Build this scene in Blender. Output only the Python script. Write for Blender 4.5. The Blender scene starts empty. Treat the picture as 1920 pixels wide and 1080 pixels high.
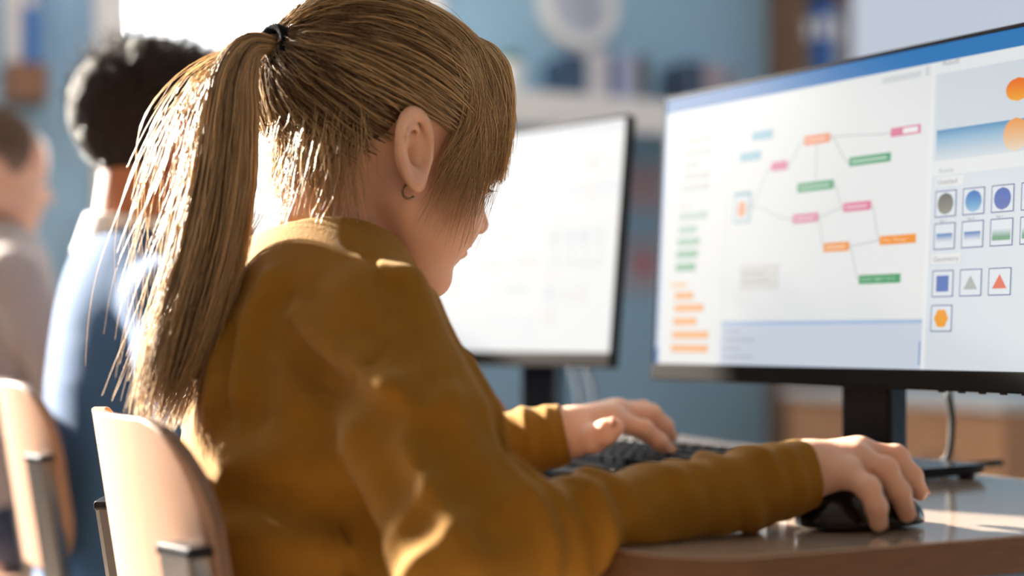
import bpy, bmesh, math, random
import numpy as np
from mathutils import Vector, Matrix

random.seed(7)
rng = np.random.default_rng(7)
SC = bpy.context.scene
COL = SC.collection
F = 2667.0            # focal length in pixels of the 1920 wide frame (50 mm on a 36 mm sensor)
CAMZ, HOR = 0.842, 630.0   # camera height, horizon row
DESK = 0.70

# ------------------------------------------------------------------ camera
cam_d = bpy.data.cameras.new('camera')
cam = bpy.data.objects.new('camera', cam_d)
COL.objects.link(cam)
cam.location = (0, 0, CAMZ)
cam.rotation_euler = (math.pi / 2, 0, 0)
cam_d.lens = 50.0
cam_d.sensor_width = 36.0
cam_d.shift_y = (HOR - 540.0) / 1920.0
cam_d.clip_start = 0.05
cam_d.dof.use_dof = True
cam_d.dof.focus_distance = 1.17
cam_d.dof.aperture_fstop = 1.9
SC.camera = cam

# ------------------------------------------------------------------ room axes: n = the way the pupils face, r = along the row of desks
TH = math.radians(25.0)
N2 = np.array([math.cos(TH), math.sin(TH), 0.0])
R2 = np.array([-math.sin(TH), math.cos(TH), 0.0])
ZV = np.array([0, 0, 1.0])

# ------------------------------------------------------------------ world, sun, exposure
w = bpy.data.worlds.new('world')
SC.world = w
w.use_nodes = True
bg = w.node_tree.nodes['Background']
bg.inputs[0].default_value = (0.93, 0.96, 1.0, 1)
bg.inputs[1].default_value = 9.0
sun_d = bpy.data.lights.new('sun', 'SUN')
sun = bpy.data.objects.new('sun', sun_d)
COL.objects.link(sun)
sun_d.energy = 26.0
sun_d.angle = math.radians(1.5)
sun_d.color = (1.0, 0.90, 0.76)
to_sun = -0.46 * N2 + 0.81 * R2 + 0.37 * ZV
sun.rotation_euler = Vector(to_sun).to_track_quat('Z', 'Y').to_euler()
vs = SC.view_settings
vs.view_transform = 'Standard'
vs.look = 'None'
vs.gamma = 1.0
vs.use_curve_mapping = False
vs.exposure = 0.75
try:
    SC.cycles.use_denoising = True
    SC.cycles.max_bounces = 8
    SC.cycles.diffuse_bounces = 5
    SC.cycles.transparent_max_bounces = 12
    SC.cycles.sample_clamp_indirect = 6.0
except Exception:
    pass


def P(u, v, d):
    """point seen at pixel (u, v) at depth d"""
    return np.array([(u - 960.0) / F * d, d, CAMZ - (v - HOR) / F * d])


def room(n, r, z):
    return N2 * n + R2 * r + ZV * z


def lin(c):
    return tuple(((x / 12.92) if x <= 0.04045 else ((x + 0.055) / 1.055) ** 2.4) for x in c)


def srgb(r, g, b):
    return lin((r / 255.0, g / 255.0, b / 255.0))


# ------------------------------------------------------------------ materials
def mat(name, col, rough=0.5, metal=0.0, var=0.0, vscale=20.0, bump=0.0, bscale=200.0, sheen=0.0, sss=0.0,
        sss_r=(0.012, 0.004, 0.002), stretch=None, coat=0.0, spec=0.5, col2=None):
    m = bpy.data.materials.new(name)
    m.use_nodes = True
    nt = m.node_tree
    b = nt.nodes['Principled BSDF']
    b.inputs['Base Color'].default_value = (*col, 1)
    b.inputs['Roughness'].default_value = rough
    b.inputs['Metallic'].default_value = metal
    b.inputs['Specular IOR Level'].default_value = spec
    if sheen:
        b.inputs['Sheen Weight'].default_value = sheen
        b.inputs['Sheen Roughness'].default_value = 0.4
        b.inputs['Sheen Tint'].default_value = (1, 0.85, 0.55, 1)
    if sss:
        b.inputs['Subsurface Weight'].default_value = sss
        b.inputs['Subsurface Radius'].default_value = sss_r
        b.inputs['Subsurface Scale'].default_value = 1.0
    if coat:
        b.inputs['Coat Weight'].default_value = coat
        b.inputs['Coat Roughness'].default_value = 0.1
    tc = nt.nodes.new('ShaderNodeTexCoord')
    mp = nt.nodes.new('ShaderNodeMapping')
    if stretch:
        mp.inputs['Scale'].default_value = stretch
    nt.links.new(tc.outputs['Object'], mp.inputs[0])
    nz = nt.nodes.new('ShaderNodeTexNoise')
    nz.inputs['Scale'].default_value = vscale
    nz.inputs['Detail'].default_value = 4
    nt.links.new(mp.outputs[0], nz.inputs['Vector'])
    mx = nt.nodes.new('ShaderNodeMix')
    mx.data_type = 'RGBA'
    c2 = col2 if col2 else tuple(max(0, x * (1 - var)) for x in col)
    mx.inputs['A'].default_value = (*col, 1)
    mx.inputs['B'].default_value = (*c2, 1)
    nt.links.new(nz.outputs['Fac'], mx.inputs['Factor'])
    nt.links.new(mx.outputs['Result'], b.inputs['Base Color'])
    if bump:
        n2 = nt.nodes.new('ShaderNodeTexNoise')
        n2.inputs['Scale'].default_value = bscale
        n2.inputs['Detail'].default_value = 3
        nt.links.new(mp.outputs[0], n2.inputs['Vector'])
        bp = nt.nodes.new('ShaderNodeBump')
        bp.inputs['Strength'].default_value = bump
        bp.inputs['Distance'].default_value = 0.002
        nt.links.new(n2.outputs['Fac'], bp.inputs['Height'])
        nt.links.new(bp.outputs[0], b.inputs['Normal'])
    return m


def hair_mat(name, dark, light, transl=0.35, rough=0.38):
    m = bpy.data.materials.new(name)
    m.use_nodes = True
    nt = m.node_tree
    b = nt.nodes['Principled BSDF']
    out = nt.nodes['Material Output']
    at = nt.nodes.new('ShaderNodeAttribute')
    at.attribute_name = 'rnd'
    mx = nt.nodes.new('ShaderNodeMix')
    mx.data_type = 'RGBA'
    mx.inputs['A'].default_value = (*dark, 1)
    mx.inputs['B'].default_value = (*light, 1)
    nt.links.new(at.outputs['Fac'], mx.inputs['Factor'])
    nt.links.new(mx.outputs['Result'], b.inputs['Base Color'])
    b.inputs['Roughness'].default_value = rough
    b.inputs['Specular IOR Level'].default_value = 0.6
    tr = nt.nodes.new('ShaderNodeBsdfTranslucent')
    nt.links.new(mx.outputs['Result'], tr.inputs['Color'])
    ms = nt.nodes.new('ShaderNodeMixShader')
    ms.inputs[0].default_value = transl
    nt.links.new(b.outputs[0], ms.inputs[1])
    nt.links.new(tr.outputs[0], ms.inputs[2])
    nt.links.new(ms.outputs[0], out.inputs['Surface'])
    return m


def wood_mat(name, a, b2, scale=6.0, rough=0.35, stretch=(1, 12, 12), coat=0.0):
    return mat(name, a, rough, col2=b2, vscale=scale, stretch=stretch, coat=coat, bump=0.04, bscale=60)


def emit_mat(name, strength, attr=None, col=(1, 1, 1)):
    m = bpy.data.materials.new(name)
    m.use_nodes = True
    nt = m.node_tree
    b = nt.nodes['Principled BSDF']
    b.inputs['Base Color'].default_value = (0.02, 0.02, 0.02, 1)
    b.inputs['Roughness'].default_value = 0.35
    b.inputs['Specular IOR Level'].default_value = 0.04
    b.inputs['Emission Strength'].default_value = strength
    b.inputs['Emission Color'].default_value = (*col, 1)
    if attr:
        at = nt.nodes.new('ShaderNodeAttribute')
        at.attribute_name = attr
        nt.links.new(at.outputs['Color'], b.inputs['Emission Color'])
    return m


def glass_mat(name):
    m = bpy.data.materials.new(name)
    m.use_nodes = True
    nt = m.node_tree
    out = nt.nodes['Material Output']
    nt.nodes.remove(nt.nodes['Principled BSDF'])
    t = nt.nodes.new('ShaderNodeBsdfTransparent')
    g = nt.nodes.new('ShaderNodeBsdfGlossy')
    g.inputs['Roughness'].default_value = 0.02
    f = nt.nodes.new('ShaderNodeFresnel')
    f.inputs[0].default_value = 1.3
    ms = nt.nodes.new('ShaderNodeMixShader')
    nt.links.new(f.outputs[0], ms.inputs[0])
    nt.links.new(t.outputs[0], ms.inputs[1])
    nt.links.new(g.outputs[0], ms.inputs[2])
    nt.links.new(ms.outputs[0], out.inputs['Surface'])
    return m


M = {}
M['wall'] = mat('blue_wall_paint', srgb(146, 184, 212), 0.75, var=0.06, vscale=2.5)
M['cream'] = mat('cream_wall_paint', srgb(160, 138, 116), 0.8, var=0.04, vscale=2.5)
M['ceiling'] = mat('ceiling_paint', srgb(225, 225, 222), 0.9, var=0.04, vscale=3)
M['floor'] = mat('floor_lino', srgb(160, 142, 124), 0.5, var=0.12, vscale=5)
M['white'] = mat('white_lacquer', srgb(228, 229, 230), 0.4, var=0.04, vscale=8)
M['desk_top'] = wood_mat('desk_laminate', srgb(206, 190, 176), srgb(182, 160, 142), 5, 0.12, (14, 2, 2), coat=0.8)
M['desk_edge'] = wood_mat('desk_edge_ply', srgb(126, 92, 66), srgb(80, 54, 38), 30, 0.4, (1, 1, 14))
M['ply'] = wood_mat('pale_plywood', srgb(190, 156, 136), srgb(172, 136, 116), 5, 0.38, (8, 8, 1))
M['ply_edge'] = wood_mat('plywood_edge', srgb(150, 126, 112), srgb(110, 88, 76), 60, 0.4, (14, 1, 1))
M['chrome'] = mat('brushed_steel', srgb(190, 190, 192), 0.22, 1.0, var=0.05)
M['black'] = mat('black_plastic', srgb(26, 25, 27), 0.55, var=0.2, bump=0.1, bscale=900, spec=0.2)
M['black_gloss'] = mat('black_satin_plastic', srgb(24, 24, 27), 0.2, var=0.1)
M['chin'] = mat('dark_grey_bezel', srgb(26, 25, 25), 0.75, var=0.1, bump=0.08, bscale=900, spec=0.06)
M['steel_dark'] = mat('dark_satin_metal', srgb(40, 42, 48), 0.25, 0.6, var=0.1)
M['key'] = mat('black_key', srgb(36, 37, 40), 0.45, var=0.1, spec=0.25)
M['wool'] = mat('mustard_wool', (.31, .143, .0045), 0.9, var=0.22, vscale=60, bump=0.35, bscale=500, sheen=0.12)
M['navy'] = mat('navy_knit', srgb(52, 92, 140), 0.9, var=0.2, vscale=40, bump=0.2, bscale=500, sheen=0.04)
M['shirt'] = mat('white_shirt', srgb(226, 226, 228), 0.8, var=0.04)
M['grey_knit'] = mat('grey_knit', srgb(170, 160, 158), 0.9, var=0.15, bump=0.2)
M['denim'] = mat('dark_denim', srgb(44, 58, 84), 0.85, var=0.3, vscale=80, bump=0.2)
M['shoe'] = mat('shoe_canvas', srgb(210, 208, 204), 0.7, var=0.08)
M['skin'] = mat('skin_light', srgb(232, 194, 172), 0.48, var=0.10, vscale=25, sss=0.25, bump=0.04, bscale=700, col2=srgb(218, 168, 142))
M['skin_tan'] = mat('skin_tan', srgb(186, 128, 96), 0.5, var=0.10, vscale=25, sss=0.15, col2=srgb(170, 108, 80))
M['eye'] = mat('eye_white', srgb(225, 220, 216), 0.15, var=0.02)
M['iris'] = mat('eye_iris', srgb(60, 70, 80), 0.15, var=0.3)
M['lash'] = mat('lash_hair', srgb(46, 34, 28), 0.5, var=0.1)
M['brow'] = mat('brow_hair', srgb(150, 116, 80), 0.5, var=0.1)
M['hair'] = hair_mat('blond_hair', srgb(104, 76, 58), srgb(255, 230, 186), 0.42)
M['hair_cap'] = mat('blond_hair_base', srgb(128, 92, 62), 0.5, col2=srgb(82, 57, 40), vscale=40, stretch=(1, 4, 4), bump=0.2, bscale=120)
M['hair_dark'] = hair_mat('dark_hair', srgb(30, 24, 22), srgb(72, 56, 46), 0.15)
M['hair_dark_cap'] = mat('dark_hair_base', srgb(36, 29, 27), 0.75, spec=0.2, var=0.3, vscale=60, bump=0.5, bscale=150)
M['hair_brown_cap'] = mat('brown_hair_base', srgb(120, 100, 88), 0.5, var=0.3, vscale=60, bump=0.5, bscale=150)
M['hair_brown'] = hair_mat('brown_hair', srgb(100, 80, 68), srgb(196, 172, 152), 0.3)
M['tie'] = mat('hair_tie_elastic', srgb(18, 21, 32), 0.9, var=0.3, spec=0.08, vscale=200, bump=0.5, bscale=600)
M['silver'] = mat('earring_metal', srgb(150, 135, 112), 0.25, 1.0, var=0.1)
M['nail'] = mat('fingernail', srgb(236, 190, 170), 0.25, var=0.05)
M['cab_wood'] = wood_mat('cabinet_beech', srgb(214, 168, 128), srgb(190, 140, 102), 3, 0.4, (1, 1, 8))
M['brown_wood'] = wood_mat('brown_shelf_wood', srgb(140, 106, 84), srgb(108, 80, 64), 4, 0.5, (1, 1, 8))
M['glass'] = glass_mat('window_glass')
SCREEN_E = 0.52
M['ui'] = emit_mat('screen_pixels', SCREEN_E, 'Col')
M['lamp'] = emit_mat('ceiling_lamp_diffuser', 5.5, None, (1.0, 0.93, 0.84))


def cmat(name, r, g, b, rough=0.6, var=0.1):
    if name not in M:
        M[name] = mat(name, srgb(r, g, b), rough, var=var)
    return M[name]


# ------------------------------------------------------------------ object helpers
def tag(o, label=None, cat=None, group=None, kind=None):
    if label: o['label'] = label
    if cat: o['category'] = cat
    if group: o['group'] = group
    if kind: o['kind'] = kind
    return o


def empty(name, loc=(0, 0, 0), rot=None, label=None, cat=None, group=None):
    o = bpy.data.objects.new(name, None)
    COL.objects.link(o)
    o.location = [float(x) for x in loc]
    if rot is not None:
        o.rotation_euler = rot
    o.empty_display_size = 0.05
    return tag(o, label, cat, group)


def link(name, me, material=None, parent=None, world=False, smooth=False):
    if material is not None and not me.materials:
        me.materials.append(material)
    o = bpy.data.objects.new(name, me)
    COL.objects.link(o)
    if parent is not None:
        o.parent = parent
        if world:      # geometry is in world coordinates
            top = parent
            mw = top.matrix_basis.copy()
            while top.parent is not None:
                mw = top.parent.matrix_basis @ top.matrix_parent_inverse @ mw
                top = top.parent
            o.matrix_parent_inverse = mw.inverted()
    if smooth:
        me.polygons.foreach_set('use_smooth', np.ones(len(me.polygons), dtype=bool))
    return o


def raw_mesh(name, verts, faces):
    """verts (N,3), faces (M,4) or (M,3) arrays"""
    verts = np.asarray(verts, dtype=np.float32)
    faces = np.asarray(faces, dtype=np.int32)
    k = faces.shape[1]
    me = bpy.data.meshes.new(name)
    me.vertices.add(len(verts))
    me.vertices.foreach_set('co', verts.ravel())
    me.loops.add(faces.size)
    me.loops.foreach_set('vertex_index', faces.ravel())
    me.polygons.add(len(faces))
    me.polygons.foreach_set('loop_start', np.arange(len(faces), dtype=np.int32) * k)
    me.polygons.foreach_set('loop_total', np.full(len(faces), k, dtype=np.int32))
    me.update(calc_edges=True)
    return me


def bm_mesh(name, bm):
    me = bpy.data.meshes.new(name)
    bm.to_mesh(me)
    bm.free()
    return me


def add_box(bm, x0, x1, y0, y1, z0, z1, bev=0.0, seg=2, mtx=None):
    r = bmesh.ops.create_cube(bm, size=1.0)
    vv = r['verts']
    for v in vv:
        v.co.x = x0 + (v.co.x + 0.5) * (x1 - x0)
        v.co.y = y0 + (v.co.y + 0.5) * (y1 - y0)
        v.co.z = z0 + (v.co.z + 0.5) * (z1 - z0)
    if bev:
        es = list({e for v in vv for e in v.link_edges})
        rr = bmesh.ops.bevel(bm, geom=es, offset=bev, segments=seg, affect='EDGES', profile=0.5)
        vv = list({v for f in rr['faces'] for v in f.verts} | {v for v in vv if v.is_valid})
    if mtx is not None:
        bmesh.ops.transform(bm, matrix=mtx, verts=[v for v in vv if v.is_valid])
    return vv


def box_obj(name, x0, x1, y0, y1, z0, z1, material, parent=None, bev=0.0):
    bm = bmesh.new()
    add_box(bm, x0, x1, y0, y1, z0, z1, bev)
    return link(name, bm_mesh(name, bm), material, parent)


def tube_mesh(name, pts, rad, sides=10):
    pts = np.asarray(pts, float)
    m = len(pts)
    rad = np.full(m, rad) if np.isscalar(rad) else np.asarray(rad, float)
    t = np.gradient(pts, axis=0)
    t /= np.linalg.norm(t, axis=1)[:, None]
    ref = np.array([0.13, 0.31, 0.94])
    if abs(t @ ref).max() > 0.95:
        ref = np.array([0.9, -0.4, 0.1])
    a = np.cross(t, ref); a /= np.linalg.norm(a, axis=1)[:, None]
    b = np.cross(t, a)
    ang = np.arange(sides) / sides * 2 * math.pi
    ring = pts[:, None] + rad[:, None, None] * (np.cos(ang)[None, :, None] * a[:, None] + np.sin(ang)[None, :, None] * b[:, None])
    verts = [tuple(x) for x in ring.reshape(-1, 3)]
    faces = []
    for i in range(m - 1):
        for k in range(sides):
            k2 = (k + 1) % sides
            faces.append((i * sides + k, i * sides + k2, (i + 1) * sides + k2, (i + 1) * sides + k))
    faces.append(tuple(range(sides))[::-1])
    faces.append(tuple((m - 1) * sides + k for k in range(sides)))
    me = bpy.data.meshes.new(name)
    me.from_pydata(verts, [], faces)
    for p in me.polygons:
        p.use_smooth = len(p.vertices) == 4
    return me


def spline(ctrl, m):
    """Catmull-Rom through control points, m samples"""
    c = np.asarray(ctrl, float)
    k = len(c)
    e = np.vstack([2 * c[0] - c[1], c, 2 * c[-1] - c[-2]])
    t = np.linspace(0, k - 1 - 1e-9, m)
    i = t.astype(int)
    f = (t - i)[:, None]
    p0, p1, p2, p3 = e[i], e[i + 1], e[i + 2], e[i + 3]
    return 0.5 * (2 * p1 + (p2 - p0) * f + (2 * p0 - 5 * p1 + 4 * p2 - p3) * f ** 2 + (3 * p1 - p0 - 3 * p2 + p3) * f ** 3)


def prism(name, pts2, z0, z1, bev=0.0):
    """extruded polygon (list of xy) between z0 and z1"""
    bm = bmesh.new()
    vs_ = [bm.verts.new((x, y, z0)) for x, y in pts2]
    f = bm.faces.new(vs_)
    r = bmesh.ops.extrude_face_region(bm, geom=[f])
    for v in [g for g in r['geom'] if isinstance(g, bmesh.types.BMVert)]:
        v.co.z = z1
    bmesh.ops.recalc_face_normals(bm, faces=bm.faces)
    if bev:
        es = [e for e in bm.edges if abs(e.verts[0].co.z - e.verts[1].co.z) < 1e-6]
        bmesh.ops.bevel(bm, geom=es, offset=bev, segments=2, affect='EDGES')
    return bm_mesh(name, bm)


def room_obj(name, n0, n1, r0, r1, z0, z1, material, parent=None, bev=0.0):
    """box given in room axes (n, r, z); the object carries the room's rotation"""
    o = box_obj(name, n0, n1, r0, r1, z0, z1, material, None, bev)
    if parent is not None:
        o.parent = parent
    else:
        o.rotation_euler = (0, 0, TH)
    return o


def room_empty(name, label, cat, group=None, at=(0, 0, 0)):
    return empty(name, room(*at), (0, 0, TH), label, cat, group)


# ================================================================== THE ROOM
NB_, NF_, RB_, RE_ = -3.4, 3.3, -2.2, 4.3       # room limits along n and r
CEIL = 2.75


def S(o):
    o['kind'] = 'structure'
    return o


S(room_obj('floor', NB_ - .1, NF_ + .1, RB_ - .1, RE_ + .1, -0.1, 0.0, M['floor']))
S(room_obj('ceiling', NB_ - .1, NF_ + .1, RB_ - .1, RE_ + .1, CEIL, CEIL + .1, M['ceiling']))
S(room_obj('wall_front', NF_, NF_ + .1, RB_ - .1, RE_ + .1, 0, CEIL, M['wall']))
S(room_obj('wall_rear', NB_ - .1, NB_, RB_ - .1, RE_ + .1, 0, CEIL, M['cream']))
S(room_obj('wall_near', NB_, NF_, RB_ - .1, RB_, 0, CEIL, M['cream']))
# far wall with two window openings
WIN = [(0.68, 1.72, 1.18, 2.55), (-2.9, 0.02, 0.95, 2.66)]
bm = bmesh.new()
W2, W1 = WIN[1], WIN[0]
add_box(bm, NB_, W2[0], RE_, RE_ + .12, 0, CEIL)
add_box(bm, W2[0], W2[1], RE_, RE_ + .12, 0, W2[2])
add_box(bm, W2[0], W2[1], RE_, RE_ + .12, W2[3], CEIL)
add_box(bm, W2[1], W1[0], RE_, RE_ + .12, 0, CEIL)
add_box(bm, W1[0], W1[1], RE_, RE_ + .12, 0, W1[2])
add_box(bm, W1[0], W1[1], RE_, RE_ + .12, W1[3], CEIL)
add_box(bm, W1[1], NF_, RE_, RE_ + .12, 0, CEIL)
wl = link('wall_far', bm_mesh('wall_far', bm), M['wall'])
wl.rotation_euler = (0, 0, TH)
S(wl)
for i, (a, b, z0, z1) in enumerate(WIN):
    wn = empty('window_%d' % (i + 1), room((a + b) / 2, RE_, z0), (0, 0, TH))
    S(wn)
    hw, h = (b - a) / 2, z1 - z0
    bm = bmesh.new()
    fw = 0.07
    add_box(bm, -hw - .03, -hw + fw, -.03, .10, 0, h, .006)
    add_box(bm, hw - fw, hw + .03, -.03, .10, 0, h, .006)
    add_box(bm, -hw, hw, -.03, .10, h - fw, h + .03, .006)
    add_box(bm, -hw, hw, -.03, .10, 0, fw, .006)
    if i == 1:
        for xm in (-hw / 3, hw / 3):
            add_box(bm, xm - .02, xm + .02, .02, .08, 0, h, .005)
    link('window_frame', bm_mesh('window_frame', bm), M['white'], wn)
    box_obj('window_sill', -hw - .06, hw + .06, -.14, .02, -.04, 0.0, M['white'], wn, .006)
    npn = 3 if i else 1
    for k in range(npn):
        x0 = -hw + 2 * hw / npn * k + (.06 if k == 0 else .015)
        x1 = -hw + 2 * hw / npn * (k + 1) - (.06 if k == npn - 1 else .015)
        box_obj('pane', x0, x1, .045, .053, .06, h - .06, M['glass'], wn)
    # sampling portal in the opening
    ld = bpy.data.lights.new('window_portal', 'AREA')
    ld.shape = 'RECTANGLE'
    ld.size, ld.size_y = 2 * hw, h
    ld.cycles.is_portal = True
    lo = bpy.data.objects.new('window_portal', ld)
    COL.objects.link(lo)
    lo.location = room((a + b) / 2, RE_ + .14, (z0 + z1) / 2)
    lo.rotation_euler = Vector(R2).to_track_quat('Z', 'Y').to_euler()
S(room_obj('baseboard_far', NB_, NF_, RE_ - .015, RE_, 0, .09, M['white']))
S(room_obj('baseboard_front', NF_ - .015, NF_, RB_, RE_ - .015, 0, .09, M['white']))
for k, (n, r) in enumerate([(-0.2, 3.2), (1.9, 3.2)]):  # unseen fixtures added as fill, placed to brighten the far wall
    e = room_empty('ceiling_light', ['long white ceiling light panel near the wide three-pane window', 'long white ceiling light panel over the wall shelf'][k], 'ceiling light', 'ceiling light panels', (n, r, CEIL))
    box_obj('housing', -.62, .62, -.16, .16, -.05, 0, M['white'], e, .008)
    box_obj('diffuser', -.6, .6, -.14, .14, -.056, -.049, M['lamp'], e)

# ================================================================== BACKGROUND FURNITURE
# wall shelf on the far wall
sh = room_empty('wall_shelf', 'long white wall shelf below the round clock', 'shelf', None, (1.9, RE_, 1.52))
box_obj('shelf_board', -1.0 + .35, 1.1, -.30, 0, .06, .09, M['white'], sh, .004)
box_obj('fascia', -1.0 + .35, 1.1, -.30, -.285, -.02, .06, M['white'], sh, .003)
for x in (-.5, .3, 1.0):
    box_obj('bracket', x - .012, x + .012, -.26, 0, -.12, .06, M['white'], sh, .003)
SHZ = 1.61


def shelf_n(u, r):
    k = (u - 960.0) / F
    d = r / (R2[0] * k + R2[1])
    return d * (N2[0] * k + N2[1])


def book(u0, u1, h, rgb, label, depth=.17, r=4.05, z=SHZ, name='book', grp='books on the wall shelf'):
    n0, n1 = shelf_n(u0, r), shelf_n(u1, r)
    e = room_empty(name, label, 'book', grp, ((n0 + n1) / 2, r, z))
    hw = (n1 - n0) / 2
    c = cmat('book_cover_%d_%d_%d' % rgb, *rgb)
    bm = bmesh.new()
    add_box(bm, -hw, -hw + .003, 0, depth, 0, h)
    add_box(bm, hw - .003, hw, 0, depth, 0, h)
    add_box(bm, -hw, hw, -.004, .002, 0, h, .0015)
    link('cover', bm_mesh('cover', bm), c, e)
    box_obj('pages', -hw + .003, hw - .003, .002, depth - .004, .003, h - .004, cmat('book_pages', 235, 230, 220), e)
    return e


book(1062, 1098, .135, (52, 78, 110), 'dark blue book at the plant end of the shelf')
book(1100, 1142, .155, (196, 196, 204), 'thick pale grey book between two blue ones')
book(1144, 1160, .14, (70, 92, 150), 'thin royal blue book beside thick pale grey one')
book(1162, 1192, .15, (168, 176, 204), 'lilac grey book next to the brown one')
book(1194, 1216, .15, (78, 72, 72), 'dark brown book closing the first row')
book(1286, 1318, .15, (66, 84, 108), 'slate blue book starting the second row')
book(1322, 1352, .15, (166, 156, 166), 'pinkish grey book in the middle of the second row')
book(1355, 1394, .14, (136, 146, 164), 'blue grey book ending the second row')
# potted plant
pn = shelf_n(970, 4.06)
pl = room_empty('potted_plant', 'small green plant in white pot on wall shelf', 'plant', None, (pn, 4.12, SHZ))
bm = bmesh.new()
bmesh.ops.create_cone(bm, cap_ends=True, segments=24, radius1=.036, radius2=.048, depth=.10, matrix=Matrix.Translation((0, 0, .05)))
link('pot', bm_mesh('pot', bm), M['white'], pl, smooth=False)
leafm = cmat('plant_leaf', 96, 138, 96)
for k in range(16):
    a = k * 2.4
    L = .05 + .03 * random.random()
    bm = bmesh.new()
    ts = [(0, 0), (.35, .011), (.7, .009), (1, 0)]
    row = []
    for t, wd in ts:
        x = t * L * (.5 + .3 * (k % 3) / 2); z = .095 + t * L * (1 - .5 * t)
        row.append([bm.verts.new((x, -wd, z)), bm.verts.new((x, wd, z))])
    for i in range(3):
        bm.faces.new((row[i][0], row[i][1], row[i + 1][1], row[i + 1][0]))
    bmesh.ops.rotate(bm, cent=(0, 0, 0), matrix=Matrix.Rotation(a, 3, 'Z'), verts=bm.verts)
    bmesh.ops.solidify(bm, geom=bm.faces[:], thickness=.0015)
    link('leaf', bm_mesh('leaf', bm), leafm, pl)
# clock
cn = shelf_n(1080, RE_)
ck = room_empty('wall_clock', 'round white wall clock with grey dial above shelf', 'clock', None, (cn, RE_, 1.965))
bm = bmesh.new()
bmesh.ops.create_cone(bm, cap_ends=True, segments=48, radius1=.15, radius2=.145, depth=.035, matrix=Matrix.Translation((0, -.0175, 0)) @ Matrix.Rotation(math.pi / 2, 4, 'X'))
link('rim', bm_mesh('rim', bm), M['white'], ck)
bm = bmesh.new()
bmesh.ops.create_cone(bm, cap_ends=True, segments=48, radius1=.105, radius2=.105, depth=.006, matrix=Matrix.Translation((0, -.037, 0)) @ Matrix.Rotation(math.pi / 2, 4, 'X'))
link('dial', bm_mesh('dial', bm), cmat('clock_dial', 176, 186, 206), ck)
for a, L in ((.6, .06), (2.5, .085)):
    bm = bmesh.new()
    add_box(bm, -.004, .004, -.045, -.042, -.01, L)
    bmesh.ops.rotate(bm, cent=(0, 0, 0), matrix=Matrix.Rotation(a, 3, 'Y'), verts=bm.verts)
    link('clock_hand', bm_mesh('clock_hand', bm), cmat('clock_hand_grey', 120, 126, 140), ck)
# posters on the far wall
for (u, z, hw, hh, rgb, rgb2, lab) in [(1206, 1.36, .085, .085, (176, 172, 186), (196, 160, 168), 'pinkish grey poster on far blue wall below shelf'),
                                       (1206, 1.09, .085, .10, (166, 168, 184), (200, 112, 120), 'grey poster with red spot on far blue wall')]:
    e = room_empty('poster', lab, 'poster', None, (shelf_n(u, RE_), RE_, z))
    box_obj('sheet', -hw, hw, -.004, 0, -hh, hh, cmat('poster_%d' % rgb[0], *rgb), e)
    bm = bmesh.new()
    bmesh.ops.create_cone(bm, cap_ends=True, segments=24, radius1=.035, radius2=.035, depth=.002, matrix=Matrix.Translation((0, -.005, 0)) @ Matrix.Rotation(math.pi / 2, 4, 'X'))
    link('print', bm_mesh('print', bm), cmat('poster_print_%d' % rgb[0], *rgb2), e)
# small brown shelf with files left of the window
bn = shelf_n(42, RE_)
e = room_empty('wall_box_shelf', 'small brown wooden box shelf on pale wall by window', 'shelf', None, (bn, RE_, 1.50))
box_obj('back', -.055, .05, -.01, 0, 0, .1, M['brown_wood'], e)
box_obj('shelf_bottom', -.055, .05, -.16, 0, 0, .012, M['brown_wood'], e)
box_obj('shelf_top', -.055, .05, -.16, 0, .088, .1, M['brown_wood'], e)
box_obj('front', -.055, .05, -.165, -.155, 0, .1, M['brown_wood'], e)
for (a, b, h, rgb, lab) in [(-.012, .028, .29, (46, 108, 184), 'blue box file on small brown shelf'), (-.054, -.016, .28, (206, 208, 214), 'pale grey box file on small brown shelf')]:
    q = room_empty('box_file', lab, 'box file', 'box files on the brown shelf', (bn + (a + b) / 2, RE_ - .02, 1.60))
    hw = (b - a) / 2
    c = cmat('file_%d' % rgb[0], *rgb)
    box_obj('case', -hw, hw, -.125, 0, 0, h, c, q, .002)
    box_obj('spine_label', -hw * .6, hw * .6, -.127, -.124, h * .55, h * .8, M['white'], q)
# tall bookcase in the far corner, against the front wall
e = room_empty('bookcase', 'tall brown bookcase standing in the far corner', 'bookcase', None, (3.03, 4.1, 0))
bw, bd = .225, .195
box_obj('side_panel', 0, .018, 0, bd, 0, 2.3, M['brown_wood'], e, .002)
box_obj('side_panel', bw - .018, bw, 0, bd, 0, 2.3, M['brown_wood'], e, .002)
box_obj('back_panel', .018, bw - .018, bd - .01, bd, 0, 2.3, M['brown_wood'], e)
for z in (.03, .45, .85, 1.25, 1.70, 2.28):
    box_obj('shelf_board', .018, bw - .018, 0, bd - .01, z - .018, z, M['brown_wood'], e)
for (a, b, h, rgb, lab) in [(.022, .062, .32, (96, 92, 80), 'olive ring binder on corner bookcase shelf'), (.066, .142, .34, (24, 92, 168), 'wide blue ring binder on corner bookcase shelf'), (.146, .20, .33, (150, 160, 176), 'grey ring binder on corner bookcase shelf')]:
    q = room_empty('ring_binder', lab, 'binder', 'binders in the corner bookcase', (3.03 + (a + b) / 2, 4.11, 1.7005))
    hw = (b - a) / 2
    box_obj('cover', -hw, hw, 0, .17, 0, h, cmat('binder_%d' % rgb[0], *rgb), q, .003)
    box_obj('spine_label', -hw * .6, hw * .6, -.002, .001, h * .6, h * .8, M['white'], q)
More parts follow.
